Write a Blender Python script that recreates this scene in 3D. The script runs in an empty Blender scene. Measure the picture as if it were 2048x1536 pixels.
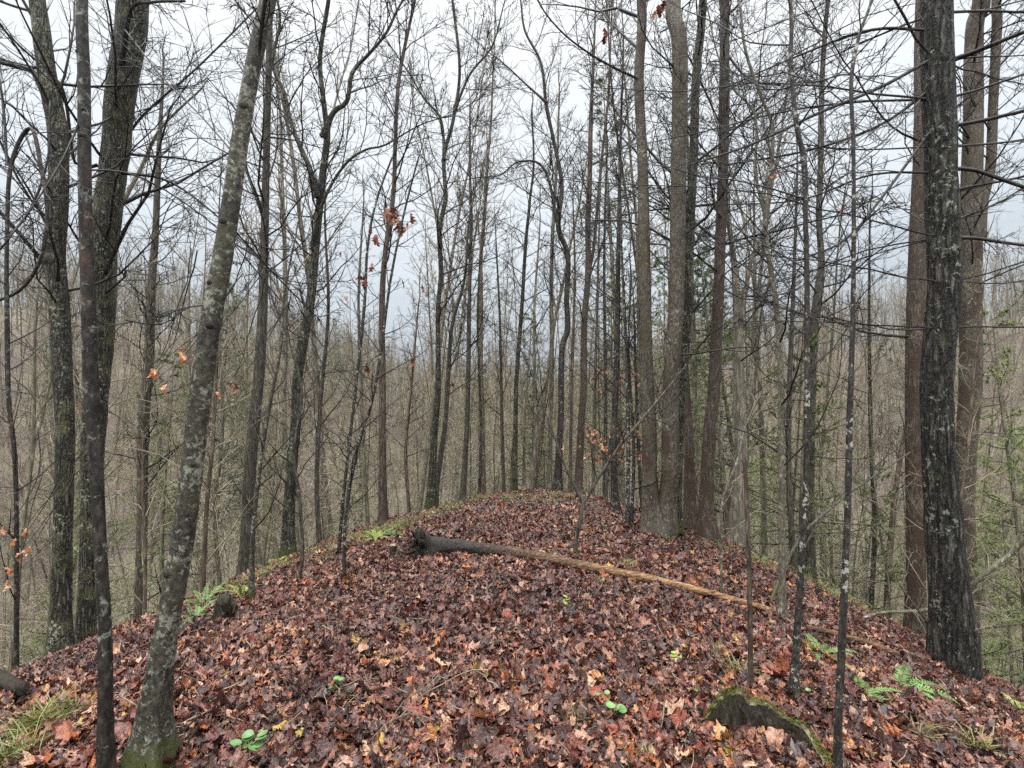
import bpy, math, random
import numpy as np
from mathutils import Vector

SC = bpy.context.scene
# ------------------------------------------------------------------ camera, sky, sun, exposure
CAM_Z = 1.6
F = 1000.0                      # focal length in photo pixels (photo 2048 wide)
cam_d = bpy.data.cameras.new('camera')
cam_d.sensor_width = 36.0
cam_d.lens = 36.0 * F / 2048.0
cam_d.clip_start = 0.05
cam_d.clip_end = 3000.0
cam = bpy.data.objects.new('camera', cam_d)
cam.location = (0, 0, CAM_Z)
cam.rotation_euler = (math.radians(90), 0, 0)
SC.collection.objects.link(cam)
SC.camera = cam

SUN_EL, SUN_AZ = 58.0, 205.0     # degrees; azimuth from +Y clockwise: high, behind and to one side
w = bpy.data.worlds.new('World')
SC.world = w
w.use_nodes = True
nt = w.node_tree
nt.nodes.clear()
N = nt.nodes.new
L = nt.links.new
out = N('ShaderNodeOutputWorld')
sky = N('ShaderNodeTexSky')
sky.sky_type = 'NISHITA'
sky.sun_disc = False
sky.sun_elevation = math.radians(SUN_EL)
sky.sun_rotation = math.radians(SUN_AZ)
sky.dust_density = 6.0
bg1 = N('ShaderNodeBackground')
bg1.inputs['Strength'].default_value = 0.10
L(sky.outputs[0], bg1.inputs['Color'])
tc = N('ShaderNodeTexCoord')
sp = N('ShaderNodeSeparateXYZ')
L(tc.outputs['Generated'], sp.inputs[0])
cn = N('ShaderNodeTexNoise')
cn.inputs['Scale'].default_value = 2.2
cn.inputs['Detail'].default_value = 5.0
mpn = N('ShaderNodeMapping')
mpn.inputs['Scale'].default_value = (1.0, 1.0, 3.2)
L(tc.outputs['Generated'], mpn.inputs[0])
L(mpn.outputs[0], cn.inputs['Vector'])
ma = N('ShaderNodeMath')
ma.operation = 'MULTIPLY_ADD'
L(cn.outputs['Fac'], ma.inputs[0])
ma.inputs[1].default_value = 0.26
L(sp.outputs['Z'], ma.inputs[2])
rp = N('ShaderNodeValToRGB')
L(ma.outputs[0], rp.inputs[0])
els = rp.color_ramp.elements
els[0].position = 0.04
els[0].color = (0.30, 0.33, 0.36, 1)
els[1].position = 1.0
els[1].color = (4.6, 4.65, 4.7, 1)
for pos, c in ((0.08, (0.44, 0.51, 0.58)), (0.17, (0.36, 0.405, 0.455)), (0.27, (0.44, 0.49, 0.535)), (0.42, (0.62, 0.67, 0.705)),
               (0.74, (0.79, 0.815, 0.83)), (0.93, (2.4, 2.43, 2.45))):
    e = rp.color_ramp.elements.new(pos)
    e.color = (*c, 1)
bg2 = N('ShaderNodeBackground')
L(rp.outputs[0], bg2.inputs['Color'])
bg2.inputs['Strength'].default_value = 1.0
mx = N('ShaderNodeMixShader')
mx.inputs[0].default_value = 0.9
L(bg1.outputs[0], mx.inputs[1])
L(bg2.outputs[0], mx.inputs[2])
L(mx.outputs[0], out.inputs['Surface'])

sd = bpy.data.lights.new('sun', 'SUN')
sd.energy = 1.5
sd.angle = math.radians(28)
sd.color = (1.0, 0.985, 0.96)
so = bpy.data.objects.new('sun', sd)
az, el = math.radians(SUN_AZ), math.radians(SUN_EL)
sdir = Vector((math.sin(az) * math.cos(el), math.cos(az) * math.cos(el), math.sin(el)))
so.rotation_euler = sdir.to_track_quat('Z', 'Y').to_euler()
so.location = (0, -5, 30)
SC.collection.objects.link(so)

vs = SC.view_settings
vs.view_transform = 'Standard'
vs.look = 'None'
vs.exposure = 0.55
vs.gamma = 1.0
SC.cycles.max_bounces = 4
SC.cycles.diffuse_bounces = 2
SC.cycles.glossy_bounces = 2
SC.cycles.use_denoising = False

HAZE = 0.0002
rng = np.random.default_rng(11)
random.seed(5)
COL = SC.collection

# ------------------------------------------------------------------ helpers
def link(o, parent=None):
    COL.objects.link(o)
    if parent is not None:
        o.parent = parent
    return o

def tag(o, label=None, cat=None, group=None, kind=None):
    if label: o['label'] = label
    if cat: o['category'] = cat
    if group: o['group'] = group
    if kind: o['kind'] = kind
    return o

def empty(name, loc):
    o = bpy.data.objects.new(name, None)
    o.location = loc
    o.empty_display_size = 0.2
    return link(o)

def norm(v):
    return v / np.maximum(np.linalg.norm(v, axis=-1, keepdims=True), 1e-9)

class Geo:
    """Collects tubes and loose faces and links them as one mesh object."""
    def __init__(self):
        self.v, self.q, self.t, self.mq, self.mt, self.n = [], [], [], [], [], 0
    def tubes(self, P, R, sides=3, mat=0, cap=True):
        P = np.asarray(P, float); R = np.asarray(R, float)
        n, k, _ = P.shape
        if n == 0: return
        T = norm(np.gradient(P, axis=1))
        ref = np.where((np.abs(norm(P[:, -1] - P[:, 0])[:, 2:3]) > 0.8), [[1.0, 0.13, 0]], [[0, 0.07, 1.0]])
        A = norm(np.cross(T, ref[:, None, :]))
        B = np.cross(T, A)
        a = np.arange(sides) * 2 * math.pi / sides
        V = P[:, :, None, :] + R[:, :, None, None] * (np.cos(a)[None, None, :, None] * A[:, :, None, :] + np.sin(a)[None, None, :, None] * B[:, :, None, :])
        base = self.n + (np.arange(n) * k * sides)[:, None, None]
        i = (np.arange(k - 1) * sides)[None, :, None]
        j = np.arange(sides)[None, None, :]; j2 = (j + 1) % sides
        Q = np.stack(np.broadcast_arrays(base + i + j, base + i + j2, base + i + sides + j2, base + i + sides + j), -1).reshape(-1, 4)
        self.v.append(V.reshape(-1, 3)); self.q.append(Q); self.mq.append(np.full(len(Q), mat))
        if cap and sides > 3:
            b = self.n + np.arange(n) * k * sides
            for off in (0, (k - 1) * sides):
                for s in range(1, sides - 1):
                    Tt = np.stack([b + off, b + off + s, b + off + s + 1], -1)
                    self.t.append(Tt); self.mt.append(np.full(len(Tt), mat))
        self.n += V.size // 3
    def grid(self, V, mat=0, closed=False):          # V: (rows, cols, 3)
        r, c, _ = V.shape
        i = np.arange(r - 1)[:, None] * c
        j = np.arange(c if closed else c - 1)[None, :]
        j2 = (j + 1) % c
        Q = self.n + np.stack(np.broadcast_arrays(i + j, i + j2, i + c + j2, i + c + j), -1).reshape(-1, 4)
        self.v.append(V.reshape(-1, 3)); self.q.append(Q); self.mq.append(np.full(len(Q), mat)); self.n += r * c
    def tris(self, V, mat=0):                        # V: (n,3,3)
        n = len(V)
        if n == 0: return
        self.v.append(np.asarray(V, float).reshape(-1, 3)); self.t.append(self.n + np.arange(3 * n).reshape(n, 3)); self.mt.append(np.full(n, mat)); self.n += 3 * n
    def quads(self, V, mat=0):
        n = len(V)
        if n == 0: return
        self.v.append(np.asarray(V, float).reshape(-1, 3)); self.q.append(self.n + np.arange(4 * n).reshape(n, 4)); self.mq.append(np.full(n, mat)); self.n += 4 * n
    def mesh(self, name, mats, smooth=True, origin=(0, 0, 0)):
        V = np.concatenate(self.v) - np.asarray(origin, float)
        Q = np.concatenate(self.q) if self.q else np.zeros((0, 4), int)
        T = np.concatenate(self.t) if self.t else np.zeros((0, 3), int)
        me = bpy.data.meshes.new(name)
        me.vertices.add(len(V)); me.vertices.foreach_set('co', V.astype(np.float32).ravel())
        me.loops.add(Q.size + T.size)
        me.loops.foreach_set('vertex_index', np.concatenate([Q.ravel(), T.ravel()]).astype(np.int32))
        me.polygons.add(len(Q) + len(T))
        st = np.concatenate([np.arange(len(Q)) * 4, Q.size + np.arange(len(T)) * 3])
        me.polygons.foreach_set('loop_start', st.astype(np.int32))
        mi = np.concatenate([np.concatenate(self.mq) if self.mq else np.zeros(0), np.concatenate(self.mt) if self.mt else np.zeros(0)])
        me.polygons.foreach_set('material_index', mi.astype(np.int32))
        me.polygons.foreach_set('use_smooth', np.full(len(mi), smooth))
        for m in (mats if isinstance(mats, (list, tuple)) else [mats]): me.materials.append(m)
        me.update(calc_edges=True)
        return me
    def obj(self, name, mats, parent=None, smooth=True, origin=(0, 0, 0), loc=None):
        o = bpy.data.objects.new(name, self.mesh(name, mats, smooth, origin))
        link(o, parent)
        if parent is None: o.location = origin if loc is None else loc
        return o

def vnoise(x, y, seed=0):
    r = np.random.default_rng(seed).random((256, 256))
    xi = np.floor(x).astype(int); yi = np.floor(y).astype(int)
    fx = x - xi; fy = y - yi
    fx = fx * fx * (3 - 2 * fx); fy = fy * fy * (3 - 2 * fy)
    a = r[xi & 255, yi & 255]; b = r[(xi + 1) & 255, yi & 255]; c = r[xi & 255, (yi + 1) & 255]; d = r[(xi + 1) & 255, (yi + 1) & 255]
    return (a * (1 - fx) + b * fx) * (1 - fy) + (c * (1 - fx) + d * fx) * fy - 0.5

# ------------------------------------------------------------------ terrain
def terrain(x, y, bump=True):
    x = np.asarray(x, float); y = np.asarray(y, float)
    ye = np.clip(y - 9, 0, 999)
    c = -0.0805 * np.clip(y - 2.5, 0, 99) - 0.0409 * ye ** 2 / (1 + 0.25 * ye)
    d = x - 0.05 * np.clip(y, -10, 60)
    yc = np.clip(y, -2, 30)
    k = np.where(d < 0, 0.0307 + 0.0044 * yc, 0.0746 + 0.0011 * yc)
    a = np.abs(d)
    h = c - k * a * a / (1 + a * k / 1.0555)
    r = np.hypot(x, y)
    th = np.degrees(np.arctan2(x, y))
    A = np.interp(th, [-180, -90, -44, -25, -11, 5, 20, 33, 46, 90, 180], [8, 10, 13, 9, -3, -7, 4, 8, 13, 10, 8])
    t = np.clip((r - 30) / 85.0, 0, 1)
    far = -13 + (A + 13) * t * t * (3 - 2 * t) + 7 * np.clip((r - 160) / 220.0, 0, 1) ** 1.3
    far = far + 1.6 * vnoise(x / 17.0, y / 17.0, 3) + 5 * np.clip((r - 60) / 100, 0, 1) * vnoise(x / 45.0, y / 45.0, 4)
    m = np.maximum(h, far)
    h2 = m + 0.8 * np.exp(-np.abs(h - far) / 1.2) * 0.5
    w_ = np.clip((r - 14) / 10, 0, 1)
    z = h * (1 - w_) + h2 * w_
    if bump:
        z = z + 0.15 * vnoise(x / 2.3, y / 2.3, 17)
        z = z + 0.085 * vnoise(x / 0.8, y / 0.8, 1) + 0.03 * vnoise(x / 0.27, y / 0.27, 2)
    return z

def ground_hit(px, py):
    u = (px - 1024) / F; v = (py - 768) / F
    Y = np.linspace(0.7, 60, 12000)
    dz = (CAM_Z - v * Y) - terrain(u * Y, Y)
    i = np.argmax(dz < 0)
    if not (dz < 0).any(): i = int(np.argmin(dz))
    y = Y[i]
    return np.array([u * y, y, float(terrain(u * y, y))])

def at(px, py, Y):
    return np.array([(px - 1024) / F * Y, Y, CAM_Z - (py - 768) / F * Y])

# ------------------------------------------------------------------ materials
def nodes(name):
    m = bpy.data.materials.new(name); m.use_nodes = True
    t = m.node_tree; t.nodes.clear()
    o = t.nodes.new('ShaderNodeOutputMaterial'); b = t.nodes.new('ShaderNodeBsdfPrincipled')
    t.links.new(b.outputs[0], o.inputs[0])
    return m, t, b

def ramp(t, src, stops, interp='LINEAR'):
    r = t.nodes.new('ShaderNodeValToRGB'); r.color_ramp.interpolation = interp
    e = r.color_ramp.elements
    while len(e) < len(stops): e.new(0.5)
    for i, (p, c) in enumerate(stops):
        e[i].position = p; e[i].color = (*c, 1) if len(c) == 3 else c
    if src is not None: t.links.new(src, r.inputs[0])
    return r.outputs[0]

def noise(t, vec, scale, detail=4, rough=0.6, dist=0.0):
    n = t.nodes.new('ShaderNodeTexNoise'); n.inputs['Scale'].default_value = scale; n.inputs['Detail'].default_value = detail
    n.inputs['Roughness'].default_value = rough; n.inputs['Distortion'].default_value = dist
    if vec is not None: t.links.new(vec, n.inputs['Vector'])
    return n.outputs['Fac']

def mapping(t, vec, scale):
    m = t.nodes.new('ShaderNodeMapping'); m.inputs['Scale'].default_value = scale
    t.links.new(vec, m.inputs[0]); return m.outputs[0]

def mixc(t, fac, a, b, mode='MIX'):
    m = t.nodes.new('ShaderNodeMix'); m.data_type = 'RGBA'; m.blend_type = mode
    for s, i in ((fac, 0), (a, 6), (b, 7)):
        if hasattr(s, 'node'): t.links.new(s, m.inputs[i])
        elif i == 0: m.inputs[0].default_value = s
        else: m.inputs[i].default_value = (*s, 1)
    return m.outputs[2]

def math_(t, op, a, b=0.0):
    m = t.nodes.new('ShaderNodeMath'); m.operation = op
    for s, i in ((a, 0), (b, 1)):
        if hasattr(s, 'node'): t.links.new(s, m.inputs[i])
        else: m.inputs[i].default_value = s
    return m.outputs[0]

def bark(name, dark, light, scale=30, stretch=0.2, lichen=None, lich_lo=0.60, lich_scale=9, moss=None, moss_lo=0.62, patch=None, patch_lo=0.6,
         plates=0.0, rough=0.6, bumpd=0.012, basemoss=0.0, bands=0.0, soft=0.03, distort=0.03):
    m, t, b = nodes(name)
    tcn = t.nodes.new('ShaderNodeTexCoord'); oi = t.nodes.new('ShaderNodeObjectInfo')
    off = t.nodes.new('ShaderNodeVectorMath'); off.operation = 'ADD'
    t.links.new(tcn.outputs['Object'], off.inputs[0])
    mul = t.nodes.new('ShaderNodeVectorMath'); mul.operation = 'SCALE'; mul.inputs['Scale'].default_value = 37.0
    cmb = t.nodes.new('ShaderNodeCombineXYZ')
    t.links.new(oi.outputs['Random'], cmb.inputs[0]); t.links.new(oi.outputs['Random'], cmb.inputs[2])
    t.links.new(cmb.outputs[0], mul.inputs[0]); t.links.new(mul.outputs[0], off.inputs[1])
    co = off.outputs[0]
    st = mapping(t, co, (1, 1, stretch))
    n1 = noise(t, st, scale, 6, 0.7, 0.3)
    n2 = noise(t, co, 2.3, 3, 0.5)
    col = ramp(t, n1, [(0.38, dark), (0.50, tuple((a_ + b_) * .45 for a_, b_ in zip(dark, light))), (0.63, tuple(min(1, c * 1.45) for c in light))])
    h = n1
    if plates > 0:
        v = t.nodes.new('ShaderNodeTexVoronoi'); v.feature = 'DISTANCE_TO_EDGE'; v.inputs['Scale'].default_value = plates
        dn = t.nodes.new('ShaderNodeVectorMath'); dn.operation = 'MULTIPLY_ADD'
        nc = t.nodes.new('ShaderNodeTexNoise'); nc.inputs['Scale'].default_value = 13; t.links.new(co, nc.inputs['Vector'])
        t.links.new(nc.outputs['Color'], dn.inputs[0]); dn.inputs[1].default_value = (distort,) * 3; t.links.new(mapping(t, co, (1, 1, 0.13)), dn.inputs[2])
        t.links.new(dn.outputs[0], v.inputs['Vector'])
        pr = ramp(t, math_(t, 'ADD', v.outputs['Distance'], math_(t, 'MULTIPLY', math_(t, 'SUBTRACT', n1, .45), .35)), [(0.0, (0, 0, 0)), (0.28, (1, 1, 1))])
        col = mixc(t, pr, tuple(c * 0.25 for c in dark), col)
        hh = math_(t, 'MULTIPLY', pr, 0.8); h = math_(t, 'ADD', math_(t, 'MULTIPLY', n1, 0.4), hh)
    col = mixc(t, math_(t, 'MULTIPLY', n2, 0.55), col, tuple(c * 0.45 for c in dark))
    if bands > 0:
        nb = noise(t, mapping(t, co, (1, 1, 6)), 5, 3, 0.6)
        col = mixc(t, math_(t, 'MULTIPLY', ramp(t, nb, [(0.5, (0, 0, 0)), (0.62, (1, 1, 1))]), bands), col, tuple(min(1, c * 1.9) for c in light))
    if patch:
        np_ = noise(t, mapping(t, co, (1, 1, 0.6)), 3.2, 4, 0.6)
        col = mixc(t, ramp(t, np_, [(patch_lo, (0, 0, 0)), (patch_lo + 0.06, (1, 1, 1))]), col, patch)
    if moss:
        nm = noise(t, co, 4.5, 5, 0.7)
        col = mixc(t, math_(t, 'MULTIPLY', ramp(t, nm, [(moss_lo - 0.08, (0, 0, 0)), (moss_lo + 0.1, (1, 1, 1))]), 0.8), col, moss)
    if lichen:
        nl = math_(t, 'ADD', math_(t, 'MULTIPLY', noise(t, co, lich_scale, 6, 0.72, 0.3), .72), math_(t, 'MULTIPLY', noise(t, co, lich_scale * .16, 2, .5), .28))
        lich_lo = .5 + (lich_lo - .5) * .72
        lf = ramp(t, nl, [(lich_lo, (0, 0, 0)), (lich_lo + soft, (1, 1, 1))])
        nl2 = noise(t, co, lich_scale * 5, 3, 0.6)
        lc = mixc(t, nl2, tuple(c * 0.55 for c in lichen), tuple(min(1, c * 1.25) for c in lichen))
        col = mixc(t, lf, col, lc)
        h = math_(t, 'ADD', h, math_(t, 'MULTIPLY', lf, 0.15))
    if basemoss > 0:
        sx = t.nodes.new('ShaderNodeSeparateXYZ'); t.links.new(tcn.outputs['Object'], sx.inputs[0])
        zz = math_(t, 'ADD', sx.outputs['Z'], math_(t, 'MULTIPLY', noise(t, co, 14, 4), -basemoss * 1.4))
        mf = ramp(t, zz, [(0.0, (1, 1, 1)), (max(0.02, basemoss * 0.25), (0, 0, 0))])
        col = mixc(t, mf, col, mixc(t, noise(t, co, 60, 2), (0.03, 0.032, 0.012), (0.095, 0.11, 0.03)))
    t.links.new(col, b.inputs['Base Color'])
    b.inputs['Roughness'].default_value = rough
    b.inputs['Specular IOR Level'].default_value = 0.35
    bp = t.nodes.new('ShaderNodeBump'); bp.inputs['Strength'].default_value = 1.0; bp.inputs['Distance'].default_value = bumpd * 1.5
    t.links.new(h, bp.inputs['Height']); t.links.new(bp.outputs[0], b.inputs['Normal'])
    return m

def plain(name, a, c, scale=20, rough=0.6, spec=0.3, perobj=0.0):
    m, t, b = nodes(name)
    tcn = t.nodes.new('ShaderNodeTexCoord')
    f = noise(t, tcn.outputs['Object'], scale, 3)
    col = ramp(t, f, [(0.35, a), (0.65, c)])
    if perobj:
        oi = t.nodes.new('ShaderNodeObjectInfo')
        hs = t.nodes.new('ShaderNodeHueSaturation')
        mr = t.nodes.new('ShaderNodeMapRange'); mr.inputs[3].default_value = 1 - perobj; mr.inputs[4].default_value = 1 + perobj
        t.links.new(oi.outputs['Random'], mr.inputs[0]); t.links.new(mr.outputs[0], hs.inputs['Value']); t.links.new(col, hs.inputs['Color']); col = hs.outputs[0]
    t.links.new(col, b.inputs['Base Color']); b.inputs['Roughness'].default_value = rough; b.inputs['Specular IOR Level'].default_value = spec
    return m

LICH = (0.42, 0.45, 0.36)
M = {}
M['pine'] = bark('pine_bark', (0.018, 0.017, 0.014), (0.125, 0.12, 0.102), 46, 0.2, LICH, 0.60, 20, (0.07, 0.08, 0.035), 0.64, plates=19, bumpd=0.035)
M['mottled'] = bark('mottled_bark', (0.018, 0.017, 0.014), (0.085, 0.078, 0.062), 40, 0.6, (0.27, 0.27, 0.215), 0.525, 38, (0.07, 0.07, 0.035), 0.55, patch=(0.10, 0.09, 0.07), patch_lo=0.6, soft=0.05, bumpd=0.008, basemoss=0.16)
M['dark_mottled'] = bark('dark_mottled_bark', (0.010, 0.009, 0.008), (0.055, 0.046, 0.038), 40, 0.4, (0.24, 0.26, 0.21), 0.57, 24, soft=0.06, patch=(0.07, 0.038, 0.028), patch_lo=0.57, bumpd=0.005)
M['mossy'] = bark('mossy_bark', (0.03, 0.029, 0.022), (0.14, 0.135, 0.10), 36, 0.25, (0.38, 0.40, 0.31), 0.60, 22, (0.15, 0.15, 0.07), 0.58, plates=30, bumpd=0.014, basemoss=0.3)
M['grey'] = bark('grey_bark', (0.035, 0.031, 0.025), (0.155, 0.14, 0.11), 38, 0.18, (0.36, 0.37, 0.29), 0.66, 16, (0.11, 0.11, 0.05), 0.62, bumpd=0.012, basemoss=0.12)
M['poplar'] = bark('poplar_bark', (0.04, 0.032, 0.025), (0.18, 0.155, 0.12), 50, 0.35, (0.33, 0.32, 0.25), 0.62, 26, (0.085, 0.075, 0.04), 0.56, patch=(0.06, 0.04, 0.028), patch_lo=0.5, bumpd=0.012, bands=0.08, basemoss=0.06)
M['brown'] = bark('brown_bark', (0.035, 0.026, 0.019), (0.15, 0.117, 0.088), 42, 0.2, (0.30, 0.28, 0.22), 0.64, 22, patch=(0.065, 0.042, 0.03), patch_lo=0.5, bumpd=0.012, bands=0.06)
M['sapling'] = bark('lichen_sapling_bark', (0.013, 0.012, 0.010), (0.065, 0.058, 0.048), 60, 0.4, (0.40, 0.41, 0.35), 0.575, 32, bumpd=0.004, basemoss=0.10)
M['pale'] = bark('pale_sapling_bark', (0.07, 0.063, 0.045), (0.21, 0.19, 0.14), 60, 0.4, (0.42, 0.42, 0.34), 0.60, 20, (0.12, 0.12, 0.05), 0.60, bumpd=0.004)
M['wood'] = bark('weathered_wood', (0.038, 0.025, 0.018), (0.15, 0.105, 0.072), 60, 0.12, bumpd=0.012, rough=0.5)
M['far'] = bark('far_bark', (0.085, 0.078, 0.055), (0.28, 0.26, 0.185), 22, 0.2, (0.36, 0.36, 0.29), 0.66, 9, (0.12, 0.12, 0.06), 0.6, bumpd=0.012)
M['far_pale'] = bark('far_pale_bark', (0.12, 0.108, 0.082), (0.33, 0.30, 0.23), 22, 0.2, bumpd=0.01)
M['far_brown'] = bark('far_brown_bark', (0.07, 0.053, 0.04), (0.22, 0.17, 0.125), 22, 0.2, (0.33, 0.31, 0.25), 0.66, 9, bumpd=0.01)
M['twig'] = plain('dark_twigs', (0.010, 0.009, 0.008), (0.038, 0.033, 0.028), 6, 0.5, 0.3, 0.3)
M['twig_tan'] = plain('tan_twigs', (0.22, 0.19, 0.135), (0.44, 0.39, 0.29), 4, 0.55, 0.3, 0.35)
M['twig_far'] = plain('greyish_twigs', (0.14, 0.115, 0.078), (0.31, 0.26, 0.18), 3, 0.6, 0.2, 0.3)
M['twig_pale'] = plain('pale_twigs', (0.14, 0.12, 0.085), (0.30, 0.26, 0.19), 6, 0.5, 0.3)
M['needle'] = plain('pine_needles', (0.13, 0.175, 0.06), (0.28, 0.32, 0.13), 1.5, 0.5, 0.3, 0.25)
M['needle_dark'] = plain('dark_pine_needles', (0.07, 0.12, 0.05), (0.14, 0.20, 0.09), 1.5, 0.5, 0.3, 0.2)
M['fern'] = plain('fern_green', (0.06, 0.13, 0.03), (0.14, 0.25, 0.07), 9, 0.45, 0.4, 0.3)
M['fern_yellow'] = plain('fern_yellow_green', (0.15, 0.22, 0.03), (0.30, 0.38, 0.08), 9, 0.45, 0.4, 0.2)
M['herb'] = plain('herb_green', (0.08, 0.18, 0.05), (0.16, 0.30, 0.10), 15, 0.35, 0.5, 0.2)
M['grass'] = plain('sedge_green', (0.09, 0.115, 0.03), (0.27, 0.26, 0.10), 8, 0.5, 0.3, 0.3)
M['moss'] = plain('moss_green', (0.035, 0.048, 0.01), (0.13, 0.14, 0.03), 30, 0.9, 0.1)
M['stumpwood'] = bark('rotten_stump_wood', (0.012, 0.010, 0.008), (0.055, 0.045, 0.032), 60, 0.2, moss=(0.07, 0.08, 0.02), moss_lo=0.6, bumpd=0.01)
M['rotten'] = bark('rotten_inner_wood', (0.006, 0.005, 0.004), (0.085, 0.062, 0.040), 60, 0.10, moss=(0.06, 0.065, 0.02), moss_lo=0.6, bumpd=0.03)
M['stumprim'] = plain('broken_wood_rim', (0.17, 0.14, 0.08), (0.42, 0.36, 0.24), 40, 0.7, 0.2)

def leaf_mat(name, stops, rough=0.34, hang=False):
    m, t, b = nodes(name)
    oi = t.nodes.new('ShaderNodeObjectInfo'); tcn = t.nodes.new('ShaderNodeTexCoord')
    col = ramp(t, oi.outputs['Random'], stops, 'CONSTANT')
    n = noise(t, tcn.outputs['Object'], 9, 4, 0.65)
    col = mixc(t, ramp(t, n, [(0.35, (0.75, 0.75, 0.75)), (0.62, (0, 0, 0))]), col, (0.03, 0.014, 0.011))
    n2 = noise(t, tcn.outputs['Object'], 3.0, 2, 0.5)
    col = mixc(t, math_(t, 'MULTIPLY', n2, 0.5), col, mixc(t, 1.0, col, (1.55, 1.35, 1.2), 'MULTIPLY'))
    # midrib and side veins
    sx = t.nodes.new('ShaderNodeSeparateXYZ'); t.links.new(tcn.outputs['Object'], sx.inputs[0])
    ax = math_(t, 'ABSOLUTE', sx.outputs['X'])
    rib = ramp(t, ax, [(0.006, (1, 1, 1)), (0.02, (0, 0, 0))])
    wv = math_(t, 'FRACT', math_(t, 'MULTIPLY', math_(t, 'SUBTRACT', sx.outputs['Y'], ax), 6.0))
    vein = ramp(t, wv, [(0.0, (0.45, 0.45, 0.45)), (0.09, (0, 0, 0))])
    vv = math_(t, 'MAXIMUM', rib, vein)
    col = mixc(t, math_(t, 'MULTIPLY', vv, 0.45), col, mixc(t, 1.0, col, (1.9, 1.7, 1.4), 'MULTIPLY'))
    t.links.new(col, b.inputs['Base Color'])
    rr = ramp(t, n2, [(0.3, (rough - 0.1,) * 3), (0.7, (rough + 0.22,) * 3)])
    t.links.new(rr, b.inputs['Roughness']); b.inputs['Specular IOR Level'].default_value = 0.6; b.inputs['Coat Weight'].default_value = 0.0 if hang else 0.35; b.inputs['Coat Roughness'].default_value = 0.16
    bp = t.nodes.new('ShaderNodeBump'); bp.inputs['Strength'].default_value = 0.5; bp.inputs['Distance'].default_value = 0.03
    t.links.new(math_(t, 'ADD', math_(t, 'MULTIPLY', vv, -0.5), n), bp.inputs['Height']); t.links.new(bp.outputs[0], b.inputs['Normal'])
    return m

LS = [(0.0, (0.049, 0.022, 0.019)), (0.10, (0.116, 0.043, 0.034)), (0.20, (0.194, 0.076, 0.053)), (0.29, (0.037, 0.022, 0.022)), (0.37, (0.301, 0.129, 0.084)),
      (0.46, (0.145, 0.034, 0.026)), (0.53, (0.388, 0.198, 0.132)), (0.61, (0.281, 0.067, 0.037)), (0.68, (0.097, 0.056, 0.046)), (0.76, (0.485, 0.275, 0.180)),
      (0.84, (0.485, 0.155, 0.048)), (0.895, (0.320, 0.198, 0.152)), (0.93, (0.582, 0.361, 0.224)), (0.965, (0.543, 0.241, 0.072)), (0.992, (0.533, 0.361, 0.064))]
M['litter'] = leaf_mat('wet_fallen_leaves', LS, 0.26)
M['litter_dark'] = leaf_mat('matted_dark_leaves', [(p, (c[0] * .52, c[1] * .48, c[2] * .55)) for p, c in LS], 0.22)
M['oakleaf'] = leaf_mat('dry_hanging_leaves', [(0, (0.20, 0.065, 0.028)), (0.5, (0.26, 0.09, 0.038)), (0.8, (0.36, 0.15, 0.07))], 0.5, True)
M['beechleaf'] = leaf_mat('dry_beech_leaves', [(0, (0.50, 0.24, 0.12)), (0.5, (0.58, 0.33, 0.19)), (0.8, (0.36, 0.13, 0.05))], 0.55, True)
M['yellowleaf'] = leaf_mat('yellow_leaf', [(0, (0.50, 0.36, 0.04)), (0.5, (0.46, 0.33, 0.06))])
M['orangeleaf'] = leaf_mat('orange_leaf', [(0, (0.42, 0.15, 0.055)), (0.5, (0.34, 0.10, 0.045))])
M['tanleaf'] = leaf_mat('tan_leaf', [(0, (0.44, 0.26, 0.15)), (0.5, (0.38, 0.21, 0.13))])

def ground_material():
    m, t, b = nodes('forest_floor')
    tcn = t.nodes.new('ShaderNodeTexCoord'); co = tcn.outputs['Object']
    v = t.nodes.new('ShaderNodeTexVoronoi'); v.inputs['Scale'].default_value = 14; t.links.new(co, v.inputs['Vector'])
    wn = t.nodes.new('ShaderNodeTexWhiteNoise'); wn.noise_dimensions = '3D'; t.links.new(v.outputs['Color'], wn.inputs['Vector'])
    col = ramp(t, wn.outputs['Value'], [(0, (0.055, 0.035, 0.027)), (0.3, (0.12, 0.075, 0.055)), (0.55, (0.19, 0.125, 0.09)), (0.8, (0.28, 0.19, 0.135)), (0.93, (0.36, 0.26, 0.18))], 'CONSTANT')
    ed = ramp(t, v.outputs['Distance'], [(0.2, (0, 0, 0)), (0.6, (1, 1, 1))])
    col = mixc(t, ed, col, (0.02, 0.012, 0.01))
    big = noise(t, co, 0.12, 4, 0.6)
    col = mixc(t, ramp(t, big, [(0.45, (0, 0, 0)), (0.65, (0.5, 0.5, 0.5))]), col, (0.21, 0.195, 0.11))
    t.links.new(col, b.inputs['Base Color']); b.inputs['Roughness'].default_value = 0.6
    bp = t.nodes.new('ShaderNodeBump'); bp.inputs['Distance'].default_value = 0.04
    t.links.new(v.outputs['Distance'], bp.inputs['Height']); t.links.new(bp.outputs[0], b.inputs['Normal'])
    return m
M['ground'] = ground_material()

# ------------------------------------------------------------------ ground sheet
def axis(fine, step, far, grow):
    a = [0.0]; s = step
    while a[-1] < far:
        if a[-1] > fine: s *= grow
        a.append(a[-1] + s)
    return np.array(a)
ax_ = axis(9, 0.09, 430, 1.05); xs = np.concatenate([-ax_[:0:-1], ax_])
ay = axis(16, 0.09, 470, 1.05); by = axis(2, 0.15, 60, 1.12); ys = np.concatenate([-by[:0:-1], ay])
XX, YY = np.meshgrid(xs, ys)
g = Geo(); g.grid(np.stack([XX, YY, terrain(XX, YY)], -1))
tag(g.obj('ground', M['ground']), 'brown forest ground of the ridge, the valley slopes and the far hills', 'ground', kind='structure')

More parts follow.
